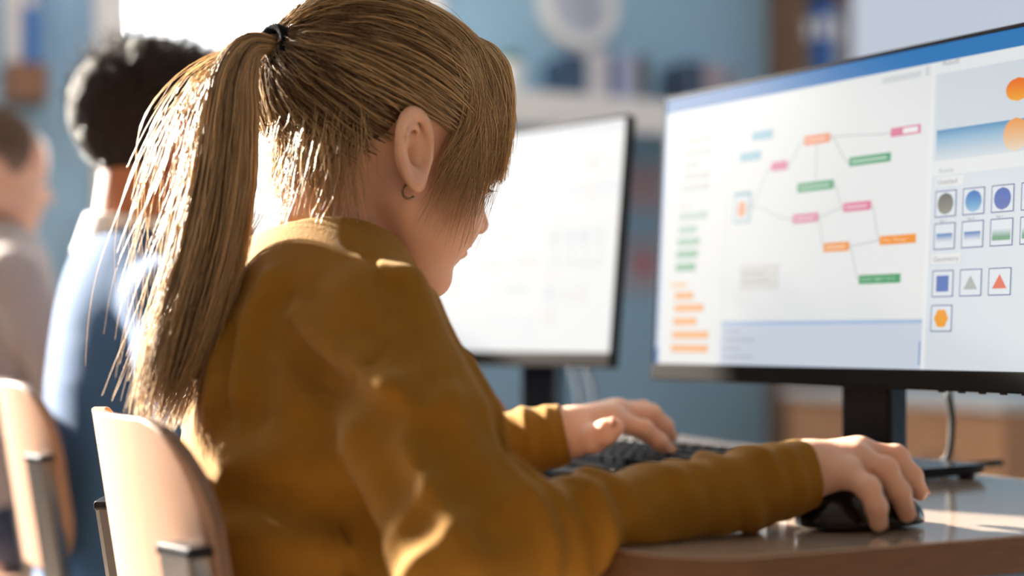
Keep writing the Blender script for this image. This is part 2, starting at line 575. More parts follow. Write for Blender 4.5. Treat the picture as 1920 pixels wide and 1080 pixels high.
# low cabinets with a white top along the front wall
cz = .635
for k, (r0, r1) in enumerate([(3.45, 3.94), (2.95, 3.44)]):
    e = room_empty('low_cabinet', ['low beech cabinet beside the corner bookcase', 'low beech cabinet away from the bookcase'][k], 'cabinet', 'low cabinets under the wall screen', (2.86, r0, 0))
    L = r1 - r0
    box_obj('body', .02, .43, 0, L, .06, cz, M['cab_wood'], e, .002)
    box_obj('plinth', .05, .43, .01, L - .01, 0, .06, M['brown_wood'], e)
    for s in range(2):
        d = box_obj('door', 0, .019, s * L / 2 + .004, (s + 1) * L / 2 - .004, .07, cz - .006, M['cab_wood'], e, .002)
        y = L / 2 + (.04 if s else -.04)
        box_obj('handle', -.02, 0, y - .006, y + .006, .38, .5, M['chrome'], d, .003)
o = room_obj('cabinet_worktop', -.02, .43, 0, 1.01, 0, .028, M['white'], None, .003)
o.location = room(2.86, 2.94, cz)
tag(o, 'white worktop running over both low cabinets', 'worktop')
# interactive whiteboard on the front wall
e = room_empty('wall_screen', 'large bright wall screen with white border on front wall', 'wall screen', None, (NF_, 3.1, 1.25))
box_obj('board', -.02, 0, -1.1, 1.15, 0, 1.35, emit_mat('wall_screen_pixels', .42, None, srgb(222, 232, 248)), e)
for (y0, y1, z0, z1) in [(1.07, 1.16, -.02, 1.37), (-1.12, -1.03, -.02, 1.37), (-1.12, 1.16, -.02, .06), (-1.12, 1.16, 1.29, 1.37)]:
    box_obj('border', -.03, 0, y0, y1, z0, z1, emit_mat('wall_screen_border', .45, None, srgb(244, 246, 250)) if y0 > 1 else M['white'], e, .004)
box_obj('blue_trim', -.026, -.02, 1.055, 1.07, .06, 1.29, cmat('board_trim', 120, 160, 214), e)

# ================================================================== DESKS
def rounded_rect(x0, x1, y0, y1, rad, seg=10):
    pts = []
    for cx, cy, a0 in ((x1 - rad, y1 - rad, 0), (x0 + rad, y1 - rad, 90), (x0 + rad, y0 + rad, 180), (x1 - rad, y0 + rad, 270)):
        for k in range(seg + 1):
            a = math.radians(a0 + 90 * k / seg)
            pts.append((cx + rad * math.cos(a), cy + rad * math.sin(a)))
    return pts


def desk(r0, r1, label):
    e = room_empty('desk', label, 'desk', 'pupil desks in a row', (0.465, r0, 0))
    L = r1 - r0
    dp = .591
    pts = rounded_rect(0, dp, 0, L, .07)
    me = prism('desk_core', pts, DESK - .027, DESK - .0012)
    link('edge_core', me, M['desk_edge'], e)
    top = prism('desk_top', rounded_rect(.0006, dp - .0006, .0006, L - .0006, .07), DESK - .0012, DESK)
    link('desk_top', top, M['desk_top'], e)
    for (x, y) in ((.08, .08), (.08, L - .08), (dp - .06, .08), (dp - .06, L - .08)):
        link('leg', tube_mesh('leg', [(x, y, .012), (x, y, DESK - .027)], .018, 14), M['chrome'], e)
        link('foot', tube_mesh('foot', [(x, y, 0), (x, y, .015)], .022, 14), M['black'], e)
    box_obj('modesty_panel', dp - .07, dp - .055, .12, L - .12, .32, .64, cmat('panel_blue', 110, 150, 196, .5), e)
    return e


desk(0.765, 2.32, 'wooden desk with rounded corners under the two monitors')
desk(2.335, 3.55, 'wooden desk farther along the row under the far window')

# ================================================================== CHAIRS
def make_chair():
    e = empty('school_chair', (0, 0, 0), None, 'x', 'chair', 'plywood school chairs in a row')
    # local: x right of the sitter, y forward, z up
    lean = 0.15
    Rr = 0.34
    z0, z1, hw, cr, th = .56, .785, .165, .075, .0095
    nz, nx = 22, 25
    y0 = -.203
    vf, vb, idx = [], [], {}
    rows = np.linspace(z0, z1, nz)
    # denser rows near the corners
    tt = np.linspace(-1, 1, nz); rows = (z0 + z1) / 2 + (z1 - z0) / 2 * np.sin(tt * math.pi / 2)
    for zz in rows:
        dz = max(0, zz - (z1 - cr), (z0 + cr) - zz)
        wdt = hw - cr + math.sqrt(max(0, cr * cr - dz * dz))
        for xx in np.linspace(-wdt, wdt, nx):
            a = xx / Rr
            px, py = Rr * math.sin(a), y0 + Rr * (1 - math.cos(a)) - (zz - .70) * lean
            nx_, ny_ = -math.sin(a), math.cos(a)
            vf.append((px + nx_ * th / 2, py + ny_ * th / 2, zz))
            vb.append((px - nx_ * th / 2, py - ny_ * th / 2, zz))
    K = len(vf)
    faces, fm = [], []
    for i in range(nz - 1):
        for j in range(nx - 1):
            a, b, c, d = i * nx + j, i * nx + j + 1, (i + 1) * nx + j + 1, (i + 1) * nx + j
            faces.append((a, d, c, b)); fm.append(0)
            faces.append((a + K, b + K, c + K, d + K)); fm.append(0)
    per = [j for j in range(nx)] + [i * nx + nx - 1 for i in range(1, nz)] + [(nz - 1) * nx + j for j in range(nx - 2, -1, -1)] + [i * nx for i in range(nz - 2, 0, -1)]
    for a, b in zip(per, per[1:] + per[:1]):
        faces.append((a, b, b + K, a + K)); fm.append(1)
    me = bpy.data.meshes.new('backrest')
    me.from_pydata(vf + vb, [], faces)
    me.materials.append(M['ply']); me.materials.append(M['ply_edge'])
    for p, k in zip(me.polygons, fm):
        p.material_index = k
        p.use_smooth = k == 0
    me.update()
    link('backrest', me, None, e)
    # seat
    nx2, ny2 = 15, 17
    vf, vb, faces, fm = [], [], [], []
    for j in range(ny2):
        t = j / (ny2 - 1)
        y = -.19 + .38 * t
        dy = max(0, abs(y) - (.19 - .06))
        wdt = .19 - .06 + math.sqrt(max(0, .06 ** 2 - dy * dy))
        for i in range(nx2):
            x = -wdt + 2 * wdt * i / (nx2 - 1)
            z = .425 + .012 * (x / .19) ** 2 - (.03 * ((t - .8) / .2) ** 2 if t > .8 else 0) + (.012 * ((.25 - t) / .25) ** 2 if t < .25 else 0)
            vf.append((x, y, z)); vb.append((x, y, z - .011))
    K = len(vf)
    for j in range(ny2 - 1):
        for i in range(nx2 - 1):
            a, b, c, d = j * nx2 + i, j * nx2 + i + 1, (j + 1) * nx2 + i + 1, (j + 1) * nx2 + i
            faces.append((a, b, c, d)); fm.append(0)
            faces.append((a + K, d + K, c + K, b + K)); fm.append(0)
    per = [i for i in range(nx2)] + [j * nx2 + nx2 - 1 for j in range(1, ny2)] + [(ny2 - 1) * nx2 + i for i in range(nx2 - 2, -1, -1)] + [j * nx2 for j in range(ny2 - 2, 0, -1)]
    for a, b in zip(per, per[1:] + per[:1]):
        faces.append((a, a + K, b + K, b)); fm.append(1)
    me = bpy.data.meshes.new('seat')
    me.from_pydata(vf + vb, [], faces)
    me.materials.append(M['ply']); me.materials.append(M['ply_edge'])
    for p, k in zip(me.polygons, fm):
        p.material_index = k
        p.use_smooth = k == 0
    link('seat', me, None, e)
    # flat steel uprights behind the backrest running down as rear legs
    for s in (-1, 1):
        x = s * .148
        a = x / Rr
        yb = y0 + Rr * (1 - math.cos(a))
        # box swept: flat tube 34 x 14 mm
        bm = bmesh.new()
        zt, zb = .698, .40
        ang = a * .8
        pts = [(.0, -.30), (.40, -.16), (.70, None)]
        prof = []
        hw_, hd_ = .020, .009
        path = [(yb - .016 - (.698 - .70) * lean, .698), (yb - .016 + (.70 - .46) * lean, .46), (yb - .016 + .03, .41), (yb + .0, .30), (yb - .06, .012)]
        prev = None
        for (yy, zz) in path:
            ring = [bm.verts.new((x + dx * math.cos(ang) - dy * math.sin(ang), yy + dx * math.sin(ang) + dy * math.cos(ang), zz)) for dx, dy in
                    ((-hw_, -hd_ * .6), (-hw_ * .85, -hd_), (hw_ * .85, -hd_), (hw_, -hd_ * .6), (hw_, hd_ * .6), (hw_ * .85, hd_), (-hw_ * .85, hd_), (-hw_, hd_ * .6))]
            if prev:
                for q in range(8):
                    bm.faces.new((prev[q], prev[(q + 1) % 8], ring[(q + 1) % 8], ring[q]))
            else:
                bm.faces.new(ring)
            prev = ring
        bm.faces.new(prev[::-1])
        bmesh.ops.recalc_face_normals(bm, faces=bm.faces)
        up = link('upright', bm_mesh('upright', bm), M['chrome'], e)
        bm = bmesh.new()
        add_box(bm, -hw_ - .001, hw_ + .001, -hd_ - .001, hd_ + .001, -.004, .004, .0025)
        bmesh.ops.rotate(bm, cent=(0, 0, 0), matrix=Matrix.Rotation(ang, 3, 'Z'), verts=bm.verts)
        bmesh.ops.translate(bm, vec=(x, path[0][0], .700), verts=bm.verts)
        link('end_cap', bm_mesh('end_cap', bm), M['steel_dark'], up)
        link('leg', tube_mesh('leg', [(s * .15, .10, .41), (s * .165, .15, .20), (s * .17, .19, .012)], .011, 12), M['chrome'], e)
        link('side_rail', tube_mesh('side_rail', [(x, yb + .01, .405), (s * .15, 0, .405), (s * .15, .11, .405)], .010, 12), M['chrome'], e)
        link('foot', tube_mesh('foot', [(s * .17, .19, 0), (s * .17, .19, .014)], .014, 12), M['black'], e)
        link('foot', tube_mesh('foot', [(x, yb - .06, 0), (x, yb - .06, .014)], .022, 12), M['black'], e)
    return e


def copy_tree(o, parent=None):
    c = o.copy()
    COL.objects.link(c)
    c.parent = parent
    if parent is not None:
        c.matrix_parent_inverse = o.matrix_parent_inverse.copy()
    for ch in list(o.children):
        copy_tree(ch, c)
    return c


SEAT_O = np.array([-.11, 1.155, 0.0])
STEP = 0.79
chair = make_chair()
chair_xy = [SEAT_O, SEAT_O + STEP * R2, SEAT_O + 2 * STEP * R2 - N2 * .10]
chair_lab = ['pale plywood chair with steel uprights behind the mustard sweater', 'pale plywood chair behind the pupil in navy sweater', 'pale plywood chair farthest along the row near the window']
for i in range(3):
    c = chair if i == 0 else copy_tree(chair)
    c.location = chair_xy[i]
    c.rotation_euler = (0, 0, TH - math.pi / 2)
    c['label'] = chair_lab[i]

# ================================================================== MONITORS
def text_geo(s, size):
    cu = bpy.data.curves.new('t', 'FONT')
    cu.body = s
    cu.size = size
    cu.resolution_u = 2
    ob = bpy.data.objects.new('t', cu)
    COL.objects.link(ob)
    bpy.context.view_layer.update()
    me = bpy.data.meshes.new_from_object(ob.evaluated_get(bpy.context.evaluated_depsgraph_get()))
    vsx = [tuple(v.co) for v in me.vertices]
    fs = [tuple(p.vertices) for p in me.polygons]
    bpy.data.objects.remove(ob)
    bpy.data.curves.remove(cu)
    bpy.data.meshes.remove(me)
    return vsx, fs


class UI:
    """flat coloured shapes in screen coordinates (x right, y up, metres)"""
    def __init__(s, wash=0.0):
        s.v, s.f, s.c, s.z, s.wash = [], [], [], 0.0, wash

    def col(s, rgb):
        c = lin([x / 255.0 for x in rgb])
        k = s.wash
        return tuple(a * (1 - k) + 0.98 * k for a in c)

    def poly(s, pts, cols, layer=1):
        b = len(s.v)
        s.v += [(x, y, layer * 0.00012) for x, y in pts]
        s.f.append(tuple(range(b, b + len(pts))))
        cc = [s.col(c) for c in cols] if isinstance(cols[0], (tuple, list)) else [s.col(cols)] * len(pts)
        s.c += cc

    def rect(s, x0, x1, y0, y1, c, layer=1, ctop=None):
        if ctop is None:
            s.poly([(x0, y0), (x1, y0), (x1, y1), (x0, y1)], c, layer)
        else:
            s.poly([(x0, y0), (x1, y0), (x1, y1), (x0, y1)], [c, c, ctop, ctop], layer)

    def ell(s, cx, cy, rx, ry, c, layer=2, ctop=None, n=28):
        pts = [(cx + rx * math.cos(2 * math.pi * k / n), cy + ry * math.sin(2 * math.pi * k / n)) for k in range(n)]
        if ctop is None:
            s.poly(pts, c, layer)
        else:
            # horizontal strips so that the gradient reads
            m = 12
            for k in range(m):
                y0, y1 = -1 + 2 * k / m, -1 + 2 * (k + 1) / m
                w0, w1 = math.sqrt(max(0, 1 - y0 * y0)), math.sqrt(max(0, 1 - y1 * y1))
                f0, f1 = k / m, (k + 1) / m
                ca = tuple(c[q] + (ctop[q] - c[q]) * f0 for q in range(3)); cb = tuple(c[q] + (ctop[q] - c[q]) * f1 for q in range(3))
                s.poly([(cx - rx * w0, cy + ry * y0), (cx + rx * w0, cy + ry * y0), (cx + rx * w1, cy + ry * y1), (cx - rx * w1, cy + ry * y1)], [ca, ca, cb, cb], layer)

    def line(s, pts, wd, c, layer=2):
        for (x0, y0), (x1, y1) in zip(pts, pts[1:]):
            dx, dy = x1 - x0, y1 - y0
            L = math.hypot(dx, dy) or 1e-6
            nx, ny = -dy / L * wd / 2, dx / L * wd / 2
            s.poly([(x0 - nx, y0 - ny), (x1 - nx, y1 - ny), (x1 + nx, y1 + ny), (x0 + nx, y0 + ny)], c, layer)

    def frame(s, x0, x1, y0, y1, wd, c, fill, layer=2):
        s.rect(x0, x1, y0, y1, c, layer)
        s.rect(x0 + wd, x1 - wd, y0 + wd, y1 - wd, fill, layer + 1)

    def text(s, x, y, size, t, c, layer=4):
        vv, ff = text_geo(t, size)
        b = len(s.v)
        s.v += [(x + p[0], y + p[1], layer * 0.00012) for p in vv]
        s.f += [tuple(b + i for i in f) for f in ff]
        s.c += [s.col(c)] * len(vv)

    def mesh(s, name):
        me = bpy.data.meshes.new(name)
        me.from_pydata(s.v, [], s.f)
        at = me.color_attributes.new('Col', 'FLOAT_COLOR', 'POINT')
        arr = np.ones((len(s.v), 4), np.float32)
        arr[:, :3] = np.array(s.c)
        at.data.foreach_set('color', arr.ravel())
        return me


def make_monitor(W, H, corner, right_dir, tilt, label, ui_fn, col_off=0.0, corner_is_right=False, base_dims=(-.075, .075, -.09, .085)):
    """corner: bottom-left (or bottom-right) outer corner of the panel in the world"""
    d = np.array([right_dir[0], right_dir[1], 0.0]); d /= np.linalg.norm(d)
    back = np.array([-d[1], d[0], 0.0])
    up = math.cos(tilt) * ZV + math.sin(tilt) * back
    out = np.cross(d, up)
    L0 = np.array(corner) - (d * W if corner_is_right else 0)
    ctr = L0 + d * (W / 2 + col_off)
    base = ctr + back * 0.065
    base[2] = DESK
    yaw = math.atan2(d[1], d[0])
    base[2] += .0004
    root = empty('monitor', base, (0, 0, yaw), label, 'monitor', 'desktop monitors on the desk')
    RM = root.matrix_basis.inverted()
    # panel frame: local matrix with x right, y up, z out
    PM = Matrix(((d[0], up[0], out[0], L0[0]), (d[1], up[1], out[1], L0[1]), (d[2], up[2], out[2], L0[2]), (0, 0, 0, 1)))
    LM = RM @ PM
    chin, bz = .019, .004
    def part(name, bm, m, parent=root):
        bmesh.ops.transform(bm, matrix=LM, verts=bm.verts)
        return link(name, bm_mesh(name, bm), m, parent)
    bm = bmesh.new()
    add_box(bm, 0, W, 0, H, -.016, -.002, .003)
    add_box(bm, W * .22, W * .78, H * .12, H * .7, -.036, -.015, .006)
    part('back_housing', bm, M['black'])
    bm = bmesh.new()
    add_box(bm, 0, bz, chin, H, -.003, .0012, .0006, 1)
    add_box(bm, W - bz, W, chin, H, -.003, .0012, .0006, 1)
    add_box(bm, 0, W, H - bz, H, -.003, .0012, .0006, 1)
    part('bezel', bm, M['black_gloss'])
    bm = bmesh.new()
    add_box(bm, 0, W, 0, chin, -.006, .003, .002)
    cb = part('chin', bm, M['chin'])
    for k in range(5):
        bm = bmesh.new()
        add_box(bm, W - .05 - k * .022, W - .044 - k * .022, -.0016, .0005, -.003, .001, .0005, 1)
        part('button', bm, M['black_gloss'], cb)
    bm = bmesh.new()
    add_box(bm, bz, W - bz, chin, H - bz, -.002, -.0002)
    scr = part('screen', bm, M['black_gloss'])
    ui = ui_fn(W, H, chin, bz)
    me = ui.mesh('interface')
    me.transform(LM @ Matrix.Translation((0, 0, .0)))
    link('screen_image', me, M['ui'], scr)
    # stand
    cx = 0.0
    bm = bmesh.new()
    add_box(bm, -.032, .032, -.014, .014, .008, (L0[2] - DESK) + H * .35, .004)
    link('stand_column', bm_mesh('stand_column', bm), M['steel_dark'], root)
    x0, x1, y0, y1 = base_dims
    bm = bmesh.new()
    vv = add_box(bm, x0, x1, y0, y1, .003, .013)
    for v in vv:
        if v.co.z < .008:
            v.co.x *= .93; v.co.y *= .93
    bmesh.ops.bevel(bm, geom=[e_ for e_ in bm.edges], offset=.0015, segments=2, affect='EDGES')
    link('stand_base', bm_mesh('stand_base', bm), M['steel_dark'], root)
    for (x, y) in ((x0 * .8, y0 * .8), (x1 * .8, y0 * .8), (x0 * .8, y1 * .8), (x1 * .8, y1 * .8)):
        link('rubber_foot', tube_mesh('rubber_foot', [(x, y, 0), (x, y, .004)], .008, 12), M['black'], root)
    return root, PM


MAIN_L0 = P(1222, 712, 1.627)
MAIN_D = (.569, -.822)
MAIN_TILT = math.radians(3.4)
WM, HM = .54, .325
# the plane of the main screen, to lay its picture out in screen coordinates
_d = np.array([MAIN_D[0], MAIN_D[1], 0.0]); _d /= np.linalg.norm(_d)
_b = np.array([-_d[1], _d[0], 0.0])
_up = math.cos(MAIN_TILT) * ZV + math.sin(MAIN_TILT) * _b
_out = np.cross(_d, _up)


def scr(u, v):
    ray = np.array([(u - 960) / F, 1.0, -(v - HOR) / F])
    o = np.array([0, 0, CAMZ])
    t = ((MAIN_L0 - o) @ _out) / (ray @ _out)
    q = o + ray * t - MAIN_L0
    return q @ _d, q @ _up, t / F      # x, y, metres per pixel


def main_ui(W, H, chin, bz, wash=0.0):
    U = UI(wash)
    WHITE, PALE, BAR = (236, 238, 238), (214, 222, 234), (40, 122, 190)
    x0, x1, y0, y1 = bz, W - bz, chin, H - bz
    U.rect(x0, x1, y0, y1, WHITE, 1)
    ytop = scr(1918, 98)[1]
    U.rect(x0, x1, y1 - .0165, y1, BAR, 2)                     # title bar
    U.rect(x0, x0 + .006, y0, y1 - .017, (196, 214, 240), 2)     # left rail
    U.rect(x0, x0 + .006, y0, y0 + .018, (52, 120, 196), 3)
    xs = scr(1352, 640)[0]
    xr = scr(1728, 640)[0]
    yb = scr(1600, 600)[1]
    U.rect(xs, xr, y0, yb, (208, 217, 231), 2)                   # console
    U.rect(xs, xr, yb - .004, yb, (176, 198, 228), 3)
    U.rect(xr - .0025, xr - .001, y0 + .004, y0 + .026, (110, 150, 200), 4)
    U.rect(xs - .0006, xs, y0, y1 - .02, (222, 224, 228), 3)
    for k in range(4):
        U.rect(xs + .006, xs + .03 + .02 * (k % 2), yb - .012 - k * .009, yb - .0095 - k * .009, (186, 192, 206), 4)
    # right column
    U.rect(xr, xr + .0045, y0, y1 - .0165, (240, 242, 244), 2)
    U.rect(xr + .0045, x1, y0, y1 - .0165, (221, 229, 235), 2)
    xp = scr(1757, 250)[0]
    yres0 = scr(1757, 245)[1]; yres1 = scr(1757, 140)[1]
    ysea0 = scr(1757, 303)[1]
    U.rect(xr + .0045, x1, yres1, y1 - .0165, (236, 240, 241), 3)          # caption strip
    U.text(scr(1768, 124)[0], scr(1768, 124)[1], .0075, 'Result', (150, 150, 152))
    U.rect(xp, x1, yres0, yres1, (216, 225, 232), 4)
    U.rect(xp, x1, yres0 - (yres0 - ysea0) * .3, yres0, (150, 190, 218), 4, (88, 150, 194))
    U.rect(xp, x1, ysea0, yres0 - (yres0 - ysea0) * .3, (222, 228, 234), 4, (150, 190, 218))
    cx, cy, s = scr(1910, 167)
    U.ell(cx, cy, .0125, .0105, (250, 176, 60), 5, (240, 112, 34))
    cx2, cy2, s = scr(1905, 252)
    U.ell(cx2, cy2, .0125, .015, (236, 222, 204), 6, (244, 160, 80))
    ya1 = ysea0
    ya0 = scr(1757, 330)[1]
    U.rect(xr + .0045, x1, ya0, ya1, (236, 239, 240), 4)
    U.text(scr(1760, 325)[0], scr(1760, 325)[1], .0065, 'Assets', (150, 152, 156))
    for (u, v, wpx, t) in ((1758, 347, 42, 'Untitled'), (1750, 491, 44, 'Geometry')):
        x, y, s = scr(u, v)
        U.rect(x - .002, x + wpx * .00062 + .003, y - .002, y + .007, (236, 238, 238), 4)
        U.text(x, y, .0068, t, (146, 148, 152), 5)
    NAVY = (44, 84, 140)

    def cell(uc, vc, wpx=40, hpx=50):
        x, y, s = scr(uc, vc)
        hw = .0152; hh = .0158
        U.frame(x - hw, x + hw, y - hh, y + hh, .0009, NAVY, (228, 235, 240), 5)
        return x, y
    # the columns have an even pitch on the screen
    xc0 = scr(1774, 382)[0]; xc2 = scr(1881, 370)[0]
    pitch = (xc2 - xc0) / 2
    yr = [scr(1774, 382)[1], scr(1770, 443)[1], scr(1766, 532)[1], scr(1763, 597)[1]]
    hw, hh = pitch * .385, (yr[0] - yr[1]) * .41
    cells = {}
    for r_, n_ in ((0, 4), (1, 4), (2, 3), (3, 1)):
        for k in range(n_):
            x, y = xc0 + k * pitch, yr[r_]
            if x + hw > x1: continue
            U.frame(x - hw, x + hw, y - hh, y + hh, .0009, NAVY, (226, 234, 240), 5)
            cells[(r_, k)] = (x, y)
    discs = [((150, 150, 140), (98, 102, 100)), ((150, 196, 224), (14, 104, 186)), ((92, 108, 180), (50, 98, 184)), ((190, 200, 214), (120, 140, 170))]
    for k in range(4):
        if (0, k) in cells:
            x, y = cells[(0, k)]
            U.ell(x, y, hw * .74, hh * .82, discs[k][0], 8, discs[k][1])
            if k < 3:
                U.text(x - .006, y - hh - .0046, .0035, 'Sky %d' % ((1, 2, 1)[k]), (120, 122, 128), 6)
        if (1, k) in cells:
            x, y = cells[(1, k)]
            if k < 2:
                U.rect(x - hw * .74, x + hw * .74, y - hh * .45, y + hh * .2, (224, 232, 238), 8, (10, 110, 182))
            else:
                U.rect(x - hw * .8, x + hw * .8, y - hh * .58, y - hh * .28, (110, 164, 132), 8)
                U.rect(x - hw * .8, x + hw * .8, y - hh * .28, y + hh * .25, (118, 168, 146), 8, (222, 230, 238))
    x, y = cells[(2, 0)]
    U.rect(x - hw * .58, x + hw * .58, y - hh * .6, y + hh * .6, (78, 114, 186), 8)
    for k, c in ((1, (176, 182, 178)), (2, (230, 108, 84))):
        if (2, k) in cells:
            x, y = cells[(2, k)]
            U.poly([(x - hw * .64, y - hh * .5), (x + hw * .64, y - hh * .5), (x, y + hh * .55)], c, 8)
    x, y = cells[(3, 0)]
    U.poly([(x + hw * .68 * math.cos(math.pi / 3 * k), y + hh * .68 * math.sin(math.pi / 3 * k) * 1.1) for k in range(6)], (244, 162, 24), 8)
    # flow chart
    G, OR, PK, BL = (84, 166, 122), (246, 158, 76), (226, 138, 170), (160, 202, 220)
    nodes = {'b1': (1430, 253, 38, BL), 'b2': (1407, 293, 38, BL), 'p0': (1462, 311, 30, PK), 'o1': (1533, 261, 48, (246, 150, 106)), 'pk': (1699, 245, 56, (226, 130, 164)),
             'g1': (1632, 299, 78, G), 'g2': (1530, 349, 68, G), 'p1': (1511, 409, 48, PK), 'p2': (1608, 387, 52, (228, 120, 158)), 'o2': (1569, 463, 48, (246, 150, 56)),
             'o3': (1684, 449, 68, (248, 148, 24)), 'g3': (1650, 523, 78, (60, 158, 100))}
    NP = {}
    for k, (u, v, wpx, c) in nodes.items():
        xa = scr(u - wpx / 2, v)[0]; xb = scr(u + wpx / 2, v)[0]
        y = scr(u, v)[1]; s = scr(u, v)[2]
        h = 8.5 * s
        U.rect(xa, xb, y - h, y + h, c, 5)
        lt = tuple(int(q + (255 - q) * .7) for q in c)
        if k == 'pk':
            U.rect(xa + (xb - xa) * .42, xb - .003, y - h * .6, y + h * .6, (244, 244, 246), 6)
        elif k == 'o3':
            U.text(xa + .003, y - h * .35, h * 1.05, 'When "Message"', lt, 7)
        elif k == 'g3':
            U.text(xa + .003, y - h * .35, h * 1.05, 'RESIZE OBJECT (X,Y)', lt, 7)
        elif wpx > 40:
            U.rect(xa + .003, xb - .005, y - h * .25, y + h * .2, lt, 6)
        NP[k] = (xa, xb, y)
    GREY = (150, 158, 160)

    def conn(a, b, sa=1, sb=0):
        xa, ya = NP[a][sa], NP[a][2]; xb, yb_ = NP[b][sb], NP[b][2]
        pts = []
        for q in range(13):
            t = q / 12
            e = t * t * (3 - 2 * t)
            pts.append((xa + (xb - xa) * t, ya + (yb_ - ya) * e))
        U.line(pts, .0006, GREY, 4)
    conn('o1', 'pk'); conn('o1', 'g1'); conn('p0', 'o1'); conn('p1', 'p2'); conn('o2', 'o3'); conn('o2', 'g3'); conn('p1', 'o2'); conn('p2', 'o3')
    xm = (NP['o1'][0] + NP['o1'][1]) / 2
    U.line([(xm, NP['o1'][2]), (xm, NP['g2'][2])], .0006, GREY, 4)
    conn('g2', 'p2')
    # picture node
    x, y, s = scr(1392, 389)
    U.frame(x - .0125, x + .0125, y - .0165, y + .0165, .0016, (150, 190, 204), (226, 236, 238), 5)
    U.rect(x - .0125, x + .0125, y + .0125, y + .0165, (150, 190, 204), 7)
    U.ell(x, y - .002, .0065, .009, (246, 176, 150), 8)
    NP['img'] = (x - .0125, x + .0125, y)
    conn('img', 'p1'); conn('img', 'p0')
    # note
    xa, ya, s = scr(1386, 545); xb, yb2, s = scr(1462, 494)
    U.rect(xa, xb, ya, yb2, (226, 224, 220), 4)
    U.rect(xa + .004, xb - .014, ya + .008, ya + .0105, (204, 202, 200), 5)
    U.rect(xa + .004, xb - .02, ya + .016, ya + .0185, (204, 202, 200), 5)
    # left list
    def tagbar(u0, u1, v, hpx, c, txt=True):
        xa, y, s = scr(u0, v); xb = scr(u1, v)[0]
        U.rect(xa, xb, y - hpx * s / 2, y + hpx * s / 2, c, 4)
        if txt:
            U.rect(xa + .003, xb - .004, y - hpx * s * .12, y + hpx * s * .12, tuple(int(q + (255 - q) * .45) for q in c), 5)
    for k, (u0, u1, v) in enumerate([(1284, 1334, 266), (1283, 1334, 289), (1282, 1308, 311), (1281, 1330, 333), (1279, 1330, 354)]):
        tagbar(u0, u1, v, 12, (208, 212, 212))
    tagbar(1272, 1296, 388, 5, (214, 216, 216), False)
    for k, (u0, u1, v, c) in enumerate([(1274, 1326, 407, (186, 208, 196)), (1273, 1306, 432, (170, 204, 186)), (1271, 1311, 455, (156, 196, 174)), (1269, 1308, 478, (132, 186, 156)), (1268, 1304, 502, (118, 178, 144))]):
        tagbar(u0, u1, v, 14, c)
    tagbar(1259, 1288, 535, 6, (250, 190, 130), False)
    for (u0, u1, v) in [(1266, 1300, 555), (1265, 1319, 578), (1263, 1306, 603), (1261, 1328, 628), (1259, 1327, 653)]:
        tagbar(u0, u1, v, 13, (248, 168, 92))
    xa, y, s = scr(1655, 152); xb = scr(1728, 137)[0]
    U.rect(xa, xb, y - .003, y + .003, (216, 218, 222), 4)
    xa, y, s = scr(1737, 133)
    for k in range(3):
        U.rect(xa, xa + .004, y - .004 + k * .003, y - .003 + k * .003, (160, 170, 190), 5)
    return U


monitor_a, PM_A = make_monitor(WM, HM, MAIN_L0, MAIN_D, MAIN_TILT, 'black monitor showing colourful flow chart beside the mouse hand', main_ui, 0.0)
# cable hanging behind the main monitor
cp = [P(1778, 735, 1.50), P(1785, 790, 1.50), P(1780, 850, 1.50), P(1770, 868, 1.515)]
cp[-1][2] = DESK + .004
cp.append(cp[-1] + N2 * .08)
ca = link('monitor_cable', tube_mesh('monitor_cable', spline([c - np.array(monitor_a.location) * 0 for c in cp], 24), .0036, 10), M['black'], monitor_a, world=True)

W2_ = .47
m2_r0 = P(1145, 690, 1.79)


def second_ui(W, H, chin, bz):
    U = main_ui(WM, HM, chin, bz, 0.84)  # window glare put in by mixing every colour toward white
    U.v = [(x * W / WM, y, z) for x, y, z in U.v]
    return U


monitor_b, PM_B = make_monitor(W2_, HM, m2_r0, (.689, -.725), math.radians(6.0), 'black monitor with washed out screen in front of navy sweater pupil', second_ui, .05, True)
for dx in (0, .022):
    cp = [P(1072 + dx * 1200, 690, 2.0), P(1085 + dx * 1200, 725, 2.0), P(1100 + dx * 900, 770, 2.02)]
    cp[-1][2] = DESK + .004
    link('monitor_cable', tube_mesh('monitor_cable', spline(cp, 16), .004, 8), cmat('grey_cable', 120, 130, 150), monitor_b, world=True)

# ================================================================== KEYBOARD AND MOUSE
KB_YAW = TH - math.pi / 2 + math.radians(4)
kb_c = room(.745, 1.235, DESK)
kb = empty('keyboard', kb_c, (0, 0, KB_YAW), 'black keyboard with raised keys under the typing hand', 'keyboard')
bm = bmesh.new()
vv = add_box(bm, -.22, .22, -.072, .068, .001, .014, .003)
for v in bm.verts:
    if v.co.z > .007:
        v.co.z += (v.co.y + .07) * .06
link('case', bm_mesh('case', bm), M['black'], kb)
bm = bmesh.new()
add_box(bm, -.22, .22, -.105, -.070, .001, .009, .003)
link('palm_rest', bm_mesh('palm_rest', bm), M['black'], kb)


def key_mesh(wd, dp=.0158):
    b = bmesh.new()
    vv_ = add_box(b, -wd / 2, wd / 2, -dp / 2, dp / 2, 0, .008)
    for v in vv_:
        if v.co.z > .004:
            v.co.x *= 1 - .0035 / wd; v.co.y *= .82
    bmesh.ops.bevel(b, geom=[e_ for e_ in b.edges if e_.verts[0].co.z > .004 and e_.verts[1].co.z > .004], offset=.0008, segments=1, affect='EDGES')
    me = bm_mesh('key', b)
    me.materials.append(M['key'])
    return me


